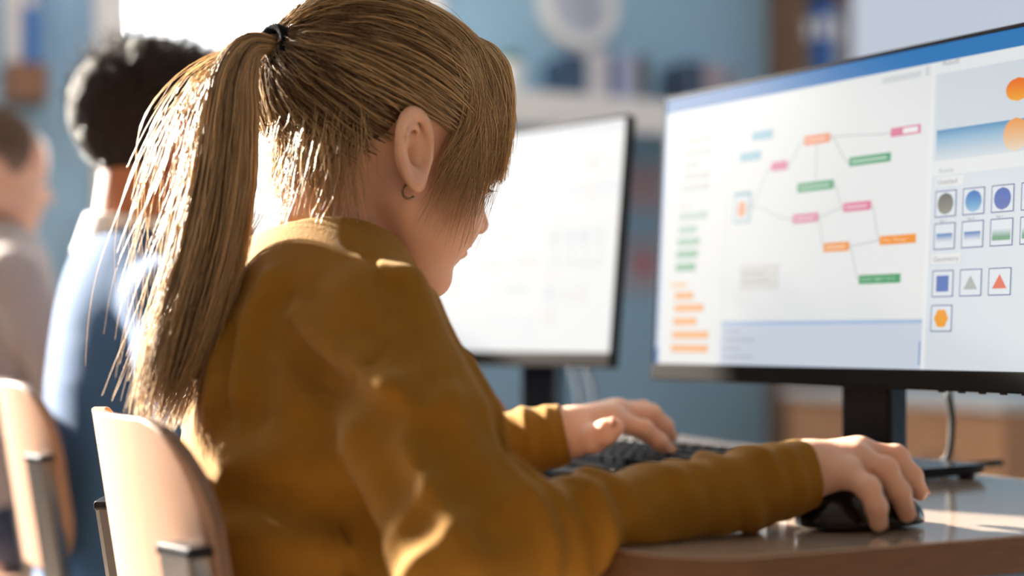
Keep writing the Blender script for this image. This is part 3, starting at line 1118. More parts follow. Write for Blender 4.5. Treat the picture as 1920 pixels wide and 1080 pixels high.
KM = {}
rowdef = [[1] * 13, [1] * 13 + [2], [1.5] + [1] * 12 + [1.5], [1.75] + [1] * 11 + [2.25], [2.25] + [1] * 10 + [2.75], [1.25, 1.25, 1.25, 6.25, 1.25, 1.25, 1.25, 1.25]]
U_ = .0188
for ri, row in enumerate(rowdef):
    y = .055 - ri * .0215 + (.002 if ri == 0 else 0)
    z = .0135 + (y + .07) * .06
    def put(x, wk):
        if wk not in KM: KM[wk] = key_mesh(wk * U_ - .0022)
        o = bpy.data.objects.new('key', KM[wk]); COL.objects.link(o); o.parent = kb
        o.location = (x, y, z)
    x = -.212
    gap = (15 * U_ - sum(row) * U_) / max(1, len(row) - 1) if ri == 0 else 0
    for wk in row:
        put(x + wk * U_ / 2, wk)
        x += wk * U_ + gap
    x = -.212 + 15.25 * U_
    for k in range(3):
        if ri in (0, 1, 2) or ri == 5 or (ri == 4 and k == 1):
            put(x + (k + .5) * U_, 1)
    x += 3.2 * U_
    for k in range(4):
        if ri > 0:
            put(x + (k + .5) * U_, 1)

# mouse
MOUSE_H = .031
ms_c = P(1612, 985, 1.058)
ms_c[2] = DESK
mouse = empty('computer_mouse', ms_c, (0, 0, TH + math.radians(-3)), 'black computer mouse under the right hand on desk', 'mouse')
bm = bmesh.new()
bmesh.ops.create_uvsphere(bm, u_segments=32, v_segments=20, radius=1.0)
for v in bm.verts:
    x, y, z = v.co
    sx = abs(x) ** .9 * (1 if x > 0 else -1)
    hgt = MOUSE_H * (1 - .22 * (x + .25) ** 2)
    zz = max(0, z) ** .8 * hgt if z > 0 else z * .004
    v.co = (sx * .053, y * (.030 - .003 * math.cos(x * 3)), zz + .004)
link('shell', bm_mesh('shell', bm), M['black_gloss'], mouse, smooth=True)
bm = bmesh.new()
bmesh.ops.create_cone(bm, cap_ends=True, segments=20, radius1=.009, radius2=.009, depth=.006, matrix=Matrix.Translation((.028, 0, .0225)) @ Matrix.Rotation(math.pi / 2, 4, 'X'))
link('scroll_wheel', bm_mesh('scroll_wheel', bm), M['chin'], mouse)

# ================================================================== SIGNED DISTANCE MODELLING (for the people)
def vl(p):
    return np.sqrt(np.einsum('ij,ij->i', p, p))


def smin(a, b, k):
    h = np.clip(.5 + .5 * (b - a) / k, 0, 1)
    return b + (a - b) * h - k * h * (1 - h)


def smax(a, b, k):
    return -smin(-a, -b, k)


def f32(*a):
    return np.array(a, dtype=np.float32)


def rcone(p, a, b, r1, r2):
    a = np.asarray(a, np.float32); b = np.asarray(b, np.float32)
    ba = b - a
    pa = p - a
    t = np.clip(pa @ ba / max(1e-9, float(ba @ ba)), 0, 1)
    return vl(pa - t[:, None] * ba) - (r1 + (r2 - r1) * t)


def ellip(p, c, r):
    q = p - np.asarray(c, np.float32)
    r = np.asarray(r, np.float32)
    k0 = vl(q / r)
    k1 = vl(q / (r * r)) + 1e-9
    return k0 * (k0 - 1) / k1


def sphere(p, c, r):
    return vl(p - np.asarray(c, np.float32)) - r


EDG = [(0, 1), (2, 3), (4, 5), (6, 7), (0, 2), (1, 3), (4, 6), (5, 7), (0, 4), (1, 5), (2, 6), (3, 7)]
CORN = np.array([(i & 1, (i >> 1) & 1, (i >> 2) & 1) for i in range(8)])


def sdf_mesh(fn, lo, hi, h, C=5):
    lo = np.asarray(lo, float); hi = np.asarray(hi, float)
    n = np.ceil((hi - lo) / (h * C)).astype(int)
    ax = [lo[i] + (np.arange(n[i]) + .5) * h * C for i in range(3)]
    g = np.stack(np.meshgrid(*ax, indexing='ij'), -1).reshape(-1, 3).astype(np.float32)
    dc = np.concatenate([fn(q) for q in np.array_split(g, max(1, len(g) // 300000))]).reshape(n)
    act = np.abs(dc) < h * C * .87 * 1.6
    Nf = n * C + 1
    d = np.ones(Nf, np.float32) * 9
    d[:-1, :-1, :-1] = np.where(dc < 0, -9, 9).repeat(C, 0).repeat(C, 1).repeat(C, 2)
    msk = np.zeros(Nf, bool)
    for i, j, k in np.argwhere(act):
        msk[i * C:i * C + C + 1, j * C:j * C + C + 1, k * C:k * C + C + 1] = True
    idx = np.argwhere(msk)
    pts = (lo + idx * h).astype(np.float32)
    vals = np.concatenate([fn(q) for q in np.array_split(pts, max(1, len(pts) // 200000))])
    d[msk] = vals
    s = d < 0
    cnt = sum(s[c[0]:Nf[0] - 1 + c[0], c[1]:Nf[1] - 1 + c[1], c[2]:Nf[2] - 1 + c[2]].astype(np.int8) for c in CORN)
    cells = np.argwhere((cnt > 0) & (cnt < 8))
    vals8 = np.stack([d[cells[:, 0] + c[0], cells[:, 1] + c[1], cells[:, 2] + c[2]] for c in CORN], 1)
    acc = np.zeros((len(cells), 3)); num = np.zeros(len(cells))
    for a, b in EDG:
        va, vb = vals8[:, a], vals8[:, b]
        m = (va < 0) != (vb < 0)
        t = np.where(m, va / np.where(m, va - vb, 1), 0)
        pt = CORN[a] + t[:, None] * (CORN[b] - CORN[a])
        acc += pt * m[:, None]; num += m
    verts = lo + (cells + acc / num[:, None]) * h
    vid = np.full(Nf, -1, np.int32)
    vid[cells[:, 0], cells[:, 1], cells[:, 2]] = np.arange(len(cells))
    quads = []
    for axis in range(3):
        sl = [slice(None)] * 3; sl2 = [slice(None)] * 3
        sl[axis] = slice(0, -1); sl2[axis] = slice(1, None)
        diff = s[tuple(sl)] != s[tuple(sl2)]
        e = np.argwhere(diff)
        o1, o2 = [x for x in range(3) if x != axis]
        e = e[(e[:, o1] > 0) & (e[:, o2] > 0)]
        def cid(a, b):
            q = e.copy(); q[:, o1] -= a; q[:, o2] -= b
            return vid[q[:, 0], q[:, 1], q[:, 2]]
        qd = np.stack([cid(1, 1), cid(0, 1), cid(0, 0), cid(1, 0)], 1)
        inside = s[e[:, 0], e[:, 1], e[:, 2]]
        flip = inside if axis != 1 else ~inside
        qd[~flip] = qd[~flip][:, ::-1]
        quads.append(qd)
    q = np.concatenate(quads)
    q = q[(q >= 0).all(1)]
    return verts, q


def join_geo(parts):
    V, Q, o = [], [], 0
    for v, q in parts:
        V.append(v); Q.append(q + o); o += len(v)
    return np.concatenate(V), np.concatenate(Q)


class Head:
    """frame: x forward, y left, z up, origin midway between the ear canals"""
    def __init__(s, o, yaw, pitch, roll=0.0, scale=1.0):
        s.o = np.asarray(o, float)
        R = Matrix.Rotation(math.radians(yaw), 3, 'Z') @ Matrix.Rotation(math.radians(pitch), 3, 'Y') @ Matrix.Rotation(math.radians(roll), 3, 'X')
        s.R = np.array(R)       # columns: local axes in world
        s.k = scale

    def loc(s, p):
        return ((p - s.o.astype(np.float32)) @ s.R.astype(np.float32)) / np.float32(s.k)

    def wor(s, q):
        return np.asarray(q) * s.k @ s.R.T + s.o


SK_C = np.array([-.006, 0, .046]); SK_R = np.array([.094, .071, .079])


def head_sdf(q, ears=True):
    """q in head frame"""
    m = q.copy(); m[:, 1] = np.abs(m[:, 1])
    d = ellip(q, SK_C, SK_R)
    d = smin(d, ellip(m, (.034, .0, -.012), (.060, .054, .066)), .02)
    d = smin(d, ellip(m, (.050, .030, -.030), (.037, .033, .040)), .02)          # cheeks
    d = smin(d, rcone(m, (.002, .046, -.034), (.062, .010, -.079), .020, .017), .022)   # jaw
    d = smin(d, sphere(m, (.073, 0, -.079), .0155), .014)                         # chin
    d = smin(d, ellip(m, (.078, 0, .045), (.018, .05, .04)), .03)                # forehead
    d = smax(d, -ellip(m, (.104, .032, .007), (.022, .018, .012)), .012)           # eye socket
    d = smin(d, ellip(m, (.0765, .031, .004), (.0125, .015, .0115)), .004)         # lids
    d = smin(d, rcone(q, (.088, 0, .010), (.107, 0, -.021), .0065, .0085), .010)   # nose
    d = smin(d, ellip(m, (.097, .009, -.025), (.009, .006, .006)), .005)
    d = smin(d, ellip(m, (.081, 0, -.048), (.014, .020, .017)), .010)
    d = smin(d, ellip(m, (.0945, 0, -.0435), (.005, .016, .0042)), .003)            # lips
    d = smin(d, ellip(m, (.0925, 0, -.0515), (.0055, .014, .0048)), .003)
    d = smax(d, -ellip(m, (.101, 0, -.0475), (.006, .019, .0011)), .003)
    if ears:
        e = m - f32(-.006, .0705, .002)
        ca, sa = math.cos(math.radians(14)), math.sin(math.radians(14))      # long axis leans back
        up = e[:, 2] * ca - e[:, 0] * sa
        fw = e[:, 0] * ca + e[:, 2] * sa
        cf, sf = math.cos(math.radians(12)), math.sin(math.radians(12))      # flares out to the rear
        b = fw * cf - e[:, 1] * sf * 1.0
        c = e[:, 1] * cf + fw * sf
        b = b + .004
        lq = np.sqrt((up / .0275) ** 2 + ((b + .002) / (.0155 + .10 * np.clip(up, -.02, .03))) ** 2) + 1e-6
        rim = np.sqrt(((lq - 1) * .018) ** 2 + (c - .0085) ** 2) - .0037
        pe = np.stack([up, b + .001, c - .004], 1)
        plate = ellip(pe, (0, 0, -.003), (.0275, .0155, .0034))
        ear = smin(plate, rim, .004)
        ant = np.sqrt(((np.sqrt((up / .017) ** 2 + ((b + .003) / .009) ** 2) - 1) * .011) ** 2 + (c - .0085) ** 2) - .0022
        ear = smin(ear, np.maximum(ant, b - .002), .003)
        ear = smax(ear, -ellip(pe, (-.004, .003, .0045), (.0120, .0085, .0125)), .002)
        ear = smin(ear, ellip(pe, (-.0055, .0125, .003), (.006, .004, .005)), .003)
        ear = smin(ear, ellip(pe, (-.0255, .004, .003), (.0085, .0075, .0042)), .004)
        ear = smin(ear, ellip(pe, (-.001, .008, -.006), (.02, .009, .010)), .004)
        d = smin(d, ear, .004)
    return d


def chain(p, pts, rad, k=.006):
    d = None
    for i in range(len(pts) - 1):
        e = rcone(p, pts[i], pts[i + 1], rad[i], rad[i + 1])
        d = e if d is None else smin(d, e, k)
    return d


def hand_sdf(p, hd):
    d = None
    w = hd['wrist']
    for f in hd['fingers']:
        e = rcone(p, w, f['pts'][0], hd['wr'] * .82, f['rad'][0] * 1.28)
        d = e if d is None else smin(d, e, .010)
    d = smin(d, rcone(p, hd['arm'], w, hd['wr'] * 1.05, hd['wr'] * .95), .012)
    for f in hd['fingers'] + [hd['thumb']]:
        r = f['rad']
        e = chain(p, f['pts'], r, .0025)
        for q, rr in zip(f['pts'][1:-1], r[1:-1]):
            e = smin(e, sphere(p, q, rr * 1.05), .003)
        d = smin(d, e, .0045 if f is not hd['thumb'] else .008)
    return d


def hand_box(hd, m=.03):
    a = np.array([hd['arm'], hd['wrist']] + [q for f in hd['fingers'] + [hd['thumb']] for q in f['pts']])
    return a.min(0) - m, a.max(0) + m


def fing(pts, r0, r1):
    pts = [np.asarray(q, float) for q in pts]
    return {'pts': pts, 'rad': list(np.linspace(r0, r1, len(pts)))}


RH = {'wrist': P(1510, 884, 1.045), 'arm': P(1420, 900, 1.035), 'wr': .0205,
      'fingers': [fing([P(1588, 888, 1.028), P(1628, 915, 1.012), P(1643, 950, 1.010), P(1647, 980, 1.014)], .0092, .0066),
                  fing([P(1604, 862, 1.044), P(1660, 880, 1.034), P(1686, 922, 1.032), P(1700, 962, 1.036)], .0098, .0070),
                  fing([P(1612, 850, 1.060), P(1680, 858, 1.060), P(1708, 893, 1.060), P(1722, 922, 1.062)], .0100, .0072),
                  fing([P(1610, 850, 1.078), P(1676, 858, 1.088), P(1706, 890, 1.092), P(1720, 915, 1.094)], .0098, .0070)],
      'thumb': fing([P(1545, 900, 1.072), P(1590, 920, 1.092), P(1625, 938, 1.098), P(1650, 945, 1.100)], .0125, .0082)}
LH = {'wrist': P(1068, 810, 1.390), 'arm': P(990, 814, 1.385), 'wr': .0225,
      'fingers': [fing([P(1146, 786, 1.398), P(1208, 806, 1.402), P(1236, 828, 1.406), P(1255, 846, 1.410)], .0108, .0074),
                  fing([P(1158, 772, 1.416), P(1222, 777, 1.424), P(1246, 799, 1.428), P(1257, 817, 1.432)], .0108, .0074),
                  fing([P(1152, 770, 1.436), P(1206, 768, 1.450), P(1232, 785, 1.456), P(1244, 800, 1.460)], .0100, .0070),
                  fing([P(1140, 776, 1.450), P(1184, 778, 1.470), P(1206, 792, 1.476), P(1216, 806, 1.480)], .0090, .0062)],
      'thumb': fing([P(1082, 826, 1.380), P(1112, 822, 1.366), P(1136, 810, 1.360), P(1151, 802, 1.358)], .0150, .0100)}


def shift_hand(hd, dv):
    mv = lambda f: {'pts': [q + dv for q in f['pts']], 'rad': f['rad']}
    return {'wrist': hd['wrist'] + dv, 'arm': hd['arm'] + dv, 'wr': hd['wr'], 'fingers': [mv(f) for f in hd['fingers']], 'thumb': mv(hd['thumb'])}


def to_room(p):
    return np.stack([p @ N2.astype(np.float32), p @ R2.astype(np.float32), p[:, 2]], 1)


def tr(p):
    p = np.asarray(p)
    return np.array([p @ N2, p @ R2, p[2]])


def torso_sdf(p, cfg, grow=0.0):
    """elliptical trunk: wide along the row, thinner along n"""
    q = to_room(p)
    ks = 1.42
    q[:, 0] *= ks
    d = None
    pts = [tr(x) * np.array([ks, 1, 1]) for x in cfg['spine']]
    rad = cfg['spine_r']
    for i in range(len(pts) - 1):
        e = rcone(q, pts[i], pts[i + 1], rad[i] + grow, rad[i + 1] + grow)
        d = e if d is None else smin(d, e, .03)
    return d * .85


def folds(p, a, b, lst, ref):
    """ring-shaped cloth folds along the segment a-b: (s0, amp, width, tilt, angle)"""
    a = np.asarray(a); b = np.asarray(b)
    L = np.linalg.norm(b - a)
    ax = ((b - a) / L)
    pa = p - a.astype(np.float32)
    s = pa @ ax.astype(np.float32)
    e1 = np.cross(ax, ref); e1 /= np.linalg.norm(e1)
    e2 = np.cross(ax, e1)
    an = np.arctan2(pa @ e2.astype(np.float32), pa @ e1.astype(np.float32))
    o = np.zeros(len(p), np.float32)
    for (s0, amp, wd, tilt, a0) in lst:
        o += amp * np.exp(-(((s - s0 - tilt * np.cos(an - a0)) / wd) ** 2)) * (.65 + .35 * np.cos(an * 2 + a0 * 3))
    return o


def legs_sdf(p, cfg):
    d = None
    for s in (-1, 1):
        hip = cfg['spine'][-1] + R2 * s * .075 + N2 * .03 + ZV * (-.01)
        knee = hip + N2 * .36 + R2 * s * .02 + ZV * (.005)
        ank = knee + N2 * (-.03) - ZV * (knee[2] - .09)
        e = chain(p, [hip, knee, ank], [.075, .052, .036], .02)
        d = e if d is None else smin(d, e, .01)
    pel = cfg['spine'][-1]
    d = smin(d, rcone(p, pel - R2 * .06, pel + R2 * .06, .085, .085), .04)
    return d


def shoes(cfg, parent):
    for s in (-1, 1):
        hip = cfg['spine'][-1] + R2 * s * .075 + N2 * .03 + ZV * (-.01)
        ank = hip + N2 * .33 + R2 * s * .02
        a = np.array([ank[0], ank[1], .045]) - N2 * .03
        b = a + N2 * .15 - ZV * .012
        def fn(p):
            d = smin(rcone(p, a, b, .036, .030), rcone(p, a, a + ZV * .06, .034, .036), .02)
            return np.maximum(d, .0 - p[:, 2] + .002)
        v, q = sdf_mesh(fn, np.minimum(a, b) - .06, np.maximum(a, b) + .09, .006)
        link('shoe', raw_mesh('shoe', v, q), M['shoe'], parent, world=True, smooth=True)


def strands(name, paths, r0, material, parent, rnd=None, tip=.35, root=1.0, sides=3):
    paths = np.asarray(paths, float)
    n, m, _ = paths.shape
    t = np.gradient(paths, axis=1)
    t /= np.linalg.norm(t, axis=2)[..., None] + 1e-9
    ref = np.array([.21, -.63, .74])
    a = np.cross(t, ref); a /= np.linalg.norm(a, axis=2)[..., None] + 1e-9
    b = np.cross(t, a)
    r0 = np.asarray(r0)
    if r0.ndim == 0: r0 = np.full(n, float(r0))
    s = np.linspace(0, 1, m)
    prof = np.where(s < .6, root + (1 - root) * np.minimum(1, s / .3), 1 - (1 - tip) * ((s - .6) / .4))
    rad = r0[:, None] * prof[None]
    ang = np.arange(sides) / sides * 2 * math.pi
    ring = paths[:, :, None] + rad[:, :, None, None] * (np.cos(ang)[:, None] * a[:, :, None] + np.sin(ang)[:, None] * b[:, :, None])
    verts = ring.reshape(-1, 3)
    i = np.arange(n)[:, None, None] * m * sides + np.arange(m - 1)[None, :, None] * sides
    k = np.arange(sides)[None, None]
    k2 = (k + 1) % sides
    f = np.stack([i + k, i + k2, i + sides + k2, i + sides + k], -1).reshape(-1, 4)
    me = raw_mesh(name, verts, f)
    if rnd is None: rnd = rng.random(n)
    at = me.attributes.new('rnd', 'FLOAT', 'POINT')
    at.data.foreach_set('value', np.repeat(rnd, m * sides).astype(np.float32))
    o = link(name, me, material, parent, world=True, smooth=True)
    o['kind'] = 'stuff'
    return o


def hairline(x):
    return np.interp(x, [-.11, -.085, -.05, -.028, -.010, .010, .022, .04, .055, .075, .10], [-.035, -.035, -.028, -.012, .036, .038, .018, .010, .026, .085, .095])


def cap_sdf(q, off=.004, bump=0.0, edge=.0):
    d = ellip(q, SK_C, SK_R + off)
    if bump:
        d = d - bump * (np.sin(q[:, 0] * 190 + q[:, 2] * 60) * np.sin(q[:, 1] * 170 + 1.3) * np.sin(q[:, 2] * 150 + q[:, 1] * 70))
    return smax(d, (hairline(q[:, 0]).astype(np.float32) + np.float32(edge) - q[:, 2]) * .7, .006)


def proj(p, off):
    """push points (head frame) out to the skull surface plus off, when inside"""
    rr = SK_R + (off[..., None] if np.ndim(off) else off)
    q = (p - SK_C) / rr
    l = np.linalg.norm(q, axis=-1, keepdims=True)
    return SK_C + q / np.minimum(l, 1.0) * rr if False else np.where(l < 1, SK_C + q / (l + 1e-9) * rr, p)


def pushout(paths, mn):
    """keep hair (head frame) at least mn outside the head surface"""
    n_, m_, _ = paths.shape
    p_ = paths.reshape(-1, 3).astype(np.float32)
    mn = np.broadcast_to(np.asarray(mn, np.float32), (n_, m_)).reshape(-1)
    for _ in range(2):
        d0 = head_sdf(p_, False)
        sel = d0 < mn
        if not sel.any(): break
        ps = p_[sel]
        g_ = np.stack([head_sdf(ps + f32(*(np.eye(3)[a_] * .001)), False) - d0[sel] for a_ in range(3)], 1)
        g_ /= np.linalg.norm(g_, axis=1)[:, None] + 1e-9
        p_[sel] = ps + g_ * (mn[sel] - d0[sel])[:, None]
    return p_.reshape(n_, m_, 3).astype(float)


def slerp_paths(A, B, m, o0, o1, bulge=0.0):
    """paths over the skull ellipsoid from directions A to B"""
    a = (A - SK_C) / SK_R; a /= np.linalg.norm(a, axis=1)[:, None]
    b = (B - SK_C) / SK_R; b /= np.linalg.norm(b, axis=1)[:, None]
    w_ = np.arccos(np.clip((a * b).sum(1), -.999, .999))
    t = np.linspace(0, 1, m)
    s0 = np.sin((1 - t)[None] * w_[:, None]) / np.sin(w_)[:, None]
    s1 = np.sin(t[None] * w_[:, None]) / np.sin(w_)[:, None]
    d = s0[..., None] * a[:, None] + s1[..., None] * b[:, None]
    off = o0[:, None] + (o1 - o0)[:, None] * t[None] + bulge * np.sin(math.pi * t)[None]
    return SK_C + d * (SK_R + off[..., None])


def wavy(paths, amp, grow=True):
    n, m, _ = paths.shape
    t = np.linspace(0, 1, m)
    out = paths.copy()
    for ax in range(3):
        f1, p1 = rng.uniform(.6, 1.6, n), rng.uniform(0, 6.28, n)
        f2, p2 = rng.uniform(1.5, 3.5, n), rng.uniform(0, 6.28, n)
        w_ = np.sin(t[None] * f1[:, None] * 6.28 + p1[:, None]) + .4 * np.sin(t[None] * f2[:, None] * 6.28 + p2[:, None])
        w_ -= w_[:, :1]
        out[:, :, ax] += w_ * amp * (t[None] if grow else 1) * rng.uniform(.3, 1, n)[:, None]
    return out


# ------------------------------------------------------------------ contact: soft bodies flatten against what carries them
def press(p, chair_o, d):
    q = to_room(p)
    # desk tops
    for r0, r1 in ((.765, 2.32), (2.335, 3.55)):
        cx, cy, hx, hy, rad = .465 + .2955, (r0 + r1) / 2, .2955, (r1 - r0) / 2, .07
        ax_ = np.abs(q[:, 0] - cx) - (hx - rad); ay_ = np.abs(q[:, 1] - cy) - (hy - rad)
        foot = np.hypot(np.maximum(ax_, 0), np.maximum(ay_, 0)) + np.minimum(np.maximum(ax_, ay_), 0) - rad - .0012
        low = np.where(q[:, 2] > .60, np.maximum(foot, q[:, 2] - (DESK + .0012)), 1.0)
        d = np.maximum(d, -low)
    # chair: x to the sitter's right, y forward
    rel = p - np.asarray(chair_o, np.float32)
    x = -(rel @ R2.astype(np.float32)); y = rel @ N2.astype(np.float32); z = p[:, 2]
    rho = np.hypot(x, y - (-.203 + .34 - (z - .70) * .15))
    d = np.where((np.abs(x) < .19) & (y < .0) & (z > .545) & (z < .80), np.maximum(d, rho - (.34 - .0065)), d)
    t = np.clip((y + .19) / .38, 0, 1)
    seat = .425 + .012 * (x / .19) ** 2 + np.where(t < .25, .012 * ((.25 - t) / .25) ** 2, 0) + .0015
    seat = seat - np.where(t > .8, .03 * ((t - .8) / .2) ** 2, 0)
    d = np.where((np.abs(x) < .20) & (np.abs(y) < .21) & (z > .39), np.maximum(d, seat - z), d)
    return d


def mouse_sdf(p):
    rel = p - ms_c.astype(np.float32)
    a_ = TH + math.radians(-3)
    X = rel[:, 0] * math.cos(a_) + rel[:, 1] * math.sin(a_)
    Y = -rel[:, 0] * math.sin(a_) + rel[:, 1] * math.cos(a_)
    x = np.sign(X) * (np.abs(X) / .053) ** (1 / .9)
    hg = MOUSE_H * np.maximum(.2, 1 - .22 * (np.clip(x, -1.2, 1.2) + .25) ** 2)
    y = Y / (.030 - .003 * np.cos(np.clip(x, -1.2, 1.2) * 3))
    z = (np.maximum(rel[:, 2] - .004, 0) / hg) ** 1.25
    return (np.sqrt(x * x + y * y + z * z) - 1) * .024 - .0012


# ------------------------------------------------------------------ generic pupil
def build_person(cfg):
    hd = cfg['head']
    root = empty('person', np.array([cfg['spine'][-1][0], cfg['spine'][-1][1], 0]), None, cfg['label'], 'person', None)
    h = cfg.get('h', .004)
    co = cfg['chair']

    def fit(p, d):
        d = press(p, co, d)
        if cfg.get('mouse'):
            d = np.maximum(d, -mouse_sdf(p))
            rk = p - kb_c.astype(np.float32)          # fingertips rest on the key tops
            kx = rk[:, 0] * math.cos(KB_YAW) + rk[:, 1] * math.sin(KB_YAW)
            ky = -rk[:, 0] * math.sin(KB_YAW) + rk[:, 1] * math.cos(KB_YAW)
            d = np.where((np.abs(kx) < .224) & (ky > -.078) & (ky < .072) & (rk[:, 2] > -.03), np.maximum(d, .0226 + (ky + .07) * .06 - rk[:, 2]), d)
        return d
    nb = cfg['neck']
    neck_top = hd.wor([-.022, 0, -.025])
    parts = []

    def headfn(p):
        d = head_sdf(hd.loc(p)) * hd.k
        d = smin(d, rcone(p, neck_top, nb, .046 * hd.k, .050 * hd.k), .014)
        return smin(d, rcone(p, nb, nb - ZV * .05, .050, .06), .02)
    lo = np.minimum(hd.o - .15, nb - .08); hi = np.maximum(hd.o + .15, nb + .08)
    parts.append(sdf_mesh(headfn, lo, hi, cfg.get('hh', .003)))
    for hnd in cfg['hands']:
        parts.append(sdf_mesh(lambda p: fit(p, hand_sdf(p, hnd)), *hand_box(hnd), cfg.get('hf', .003)))
    # trunk, arms and legs under the clothes
    sp = dict(cfg); sp['spine_r'] = [x - .022 for x in cfg['spine_r']]

    def bodyfn(p):
        d = torso_sdf(p, sp)
        for (a, b_, c), hnd in zip(cfg['arms'], cfg['hands']):
            d = smin(d, chain(p, [a, b_, c], [.030, .021, .016], .01), .02)
        return fit(p, d) + .003
    allp = np.array(list(cfg['spine']) + [q for a in cfg['arms'] for q in a])
    parts.append(sdf_mesh(bodyfn, allp.min(0) - .12, allp.max(0) + .12, .007))
    v, q = join_geo(parts)
    link('body', raw_mesh('body', v, q), cfg['skin'], root, world=True, smooth=True)

    # sweater
    def swfn(p):
        d = torso_sdf(p, cfg)
        for (a, b_, c), rr in zip(cfg['arms'], cfg['arm_r']):
            e = chain(p, [nb - ZV * .032, a], [.05, rr[0] * .9])
            d = smin(d, e, .05)
        for k, ((a, b_, c), rr) in enumerate(zip(cfg['arms'], cfg['arm_r'])):
            mid = (a + b_) / 2
            e = chain(p, [a, mid, b_, (b_ + c) / 2, c], rr, .02)
            if 'folds' in cfg:
                fu, fl = cfg['folds'][k]
                e = e - folds(p, a, b_, fu, np.array([.3, -.9, .1])) - folds(p, b_, c, fl, np.array([.1, .2, .97]))
            ax = (c - b_) / np.linalg.norm(c - b_)
            wr_ = cfg['hands'][k]['wr']
            e = smax(e, (p - c.astype(np.float32)) @ ax.astype(np.float32), .004)
            e = smax(e, -rcone(p, c - ax * .008, c + ax * .05, wr_ * 1.06, wr_ * 1.2), .004)
            d = smin(d, e, .014)
        for (kind, a, b_, r, kk) in cfg.get('creases', []):
            d = d - 1.5 * (kk if kind == '+' else -kk) * np.exp(-np.square(np.minimum.reduce([rcone(p, a[i_], a[i_ + 1], 0, 0) for i_ in range(len(a) - 1)]) / r))
        # neck opening and cuff openings
        d = smax(d, -rcone(p, nb + (neck_top - nb) * .12, neck_top, .054 * hd.k, .075), .008)
        hem = cfg['spine'][-1][2] - .03
        return fit(p, np.maximum(d, hem - p[:, 2]))
    if 'pix_creases' in cfg:
        def surf(u, v_):
            o_ = np.array([0, 0, CAMZ]); dr_ = P(u, v_, 1.0) - o_
            dr_ /= np.linalg.norm(dr_); t_ = .7
            for _ in range(60):
                t_ += float(swfn((o_ + dr_ * t_)[None].astype(np.float32))[0]) * .8
            return o_ + dr_ * t_
        cr = []
        for kind, r_, kk, px in cfg['pix_creases']:
            sp_ = [surf(*q_) for q_ in px]
            if len(sp_) > 2:
                sp_ = list(spline(sp_, 2 * len(sp_)))
            cr.append((kind, sp_, None, r_, kk))
        cfg['creases'] = cr
    v, q = sdf_mesh(swfn, allp.min(0) - .16, allp.max(0) + .13, h)
    sw = link('sweater', raw_mesh('sweater', v, q), cfg['cloth'], root, world=True, smooth=True)
    ref = np.minimum(cfg['spine'][-1], cfg['spine'][-1])
    v, q = sdf_mesh(lambda p: fit(p, np.maximum(legs_sdf(p, cfg), p[:, 2] - cfg['spine'][-1][2] - .05)), [ref[0] - .35, ref[1] - .35, 0.03], [ref[0] + .6, ref[1] + .5, ref[2] + .12], .008)
    link('trousers', raw_mesh('trousers', v, q), M['denim'], root, world=True, smooth=True)
    shoes(cfg, root)
    # eyes
    for s in (-1, 1):
        bm = bmesh.new()
        bmesh.ops.create_uvsphere(bm, u_segments=16, v_segments=12, radius=.0118 * hd.k)
        me = bm_mesh('eye', bm)
        me.transform(Matrix.Translation(Vector(hd.wor([.0778, s * .031, .0045]))))
        ey = link('eye', me, M['eye'], root, world=True, smooth=True)
        bm = bmesh.new()
        bmesh.ops.create_uvsphere(bm, u_segments=14, v_segments=10, radius=.0062 * hd.k)
        me = bm_mesh('iris', bm)
        me.transform(Matrix.Translation(Vector(hd.wor([.0846, s * .031, .002]))))
        link('iris', me, M['iris'], ey, world=True, smooth=True)
        # lashes and brow
        pp = []
        for k in range(26):
            t = k / 25 * 2 - 1
            a0 = np.array([.0885 - .006 * t * t, s * (.031 + t * .0125), .003 - .003 * t * t])
            pp.append([a0, a0 + [.004, s * t * .002, -.0015], a0 + [.0075, s * t * .004, -.0005]])
        o = strands('eyelashes', hd.wor(np.array(pp)), .00028 * hd.k, M['lash'], root)
        pp = []
        for k in range(70):
            t = random.random() * 2 - 1
            a0 = np.array([.0925 - .010 * (t * .5 + .5) ** 2, s * (.032 + t * .018), .0225 + random.random() * .004])
            pp.append([a0, a0 + [.001, s * .003, .0006], a0 + [-.0005, s * .007, -.0002]])
        strands('eyebrow', hd.wor(np.array(pp)), .0003 * hd.k, M['brow'], root)
    return root


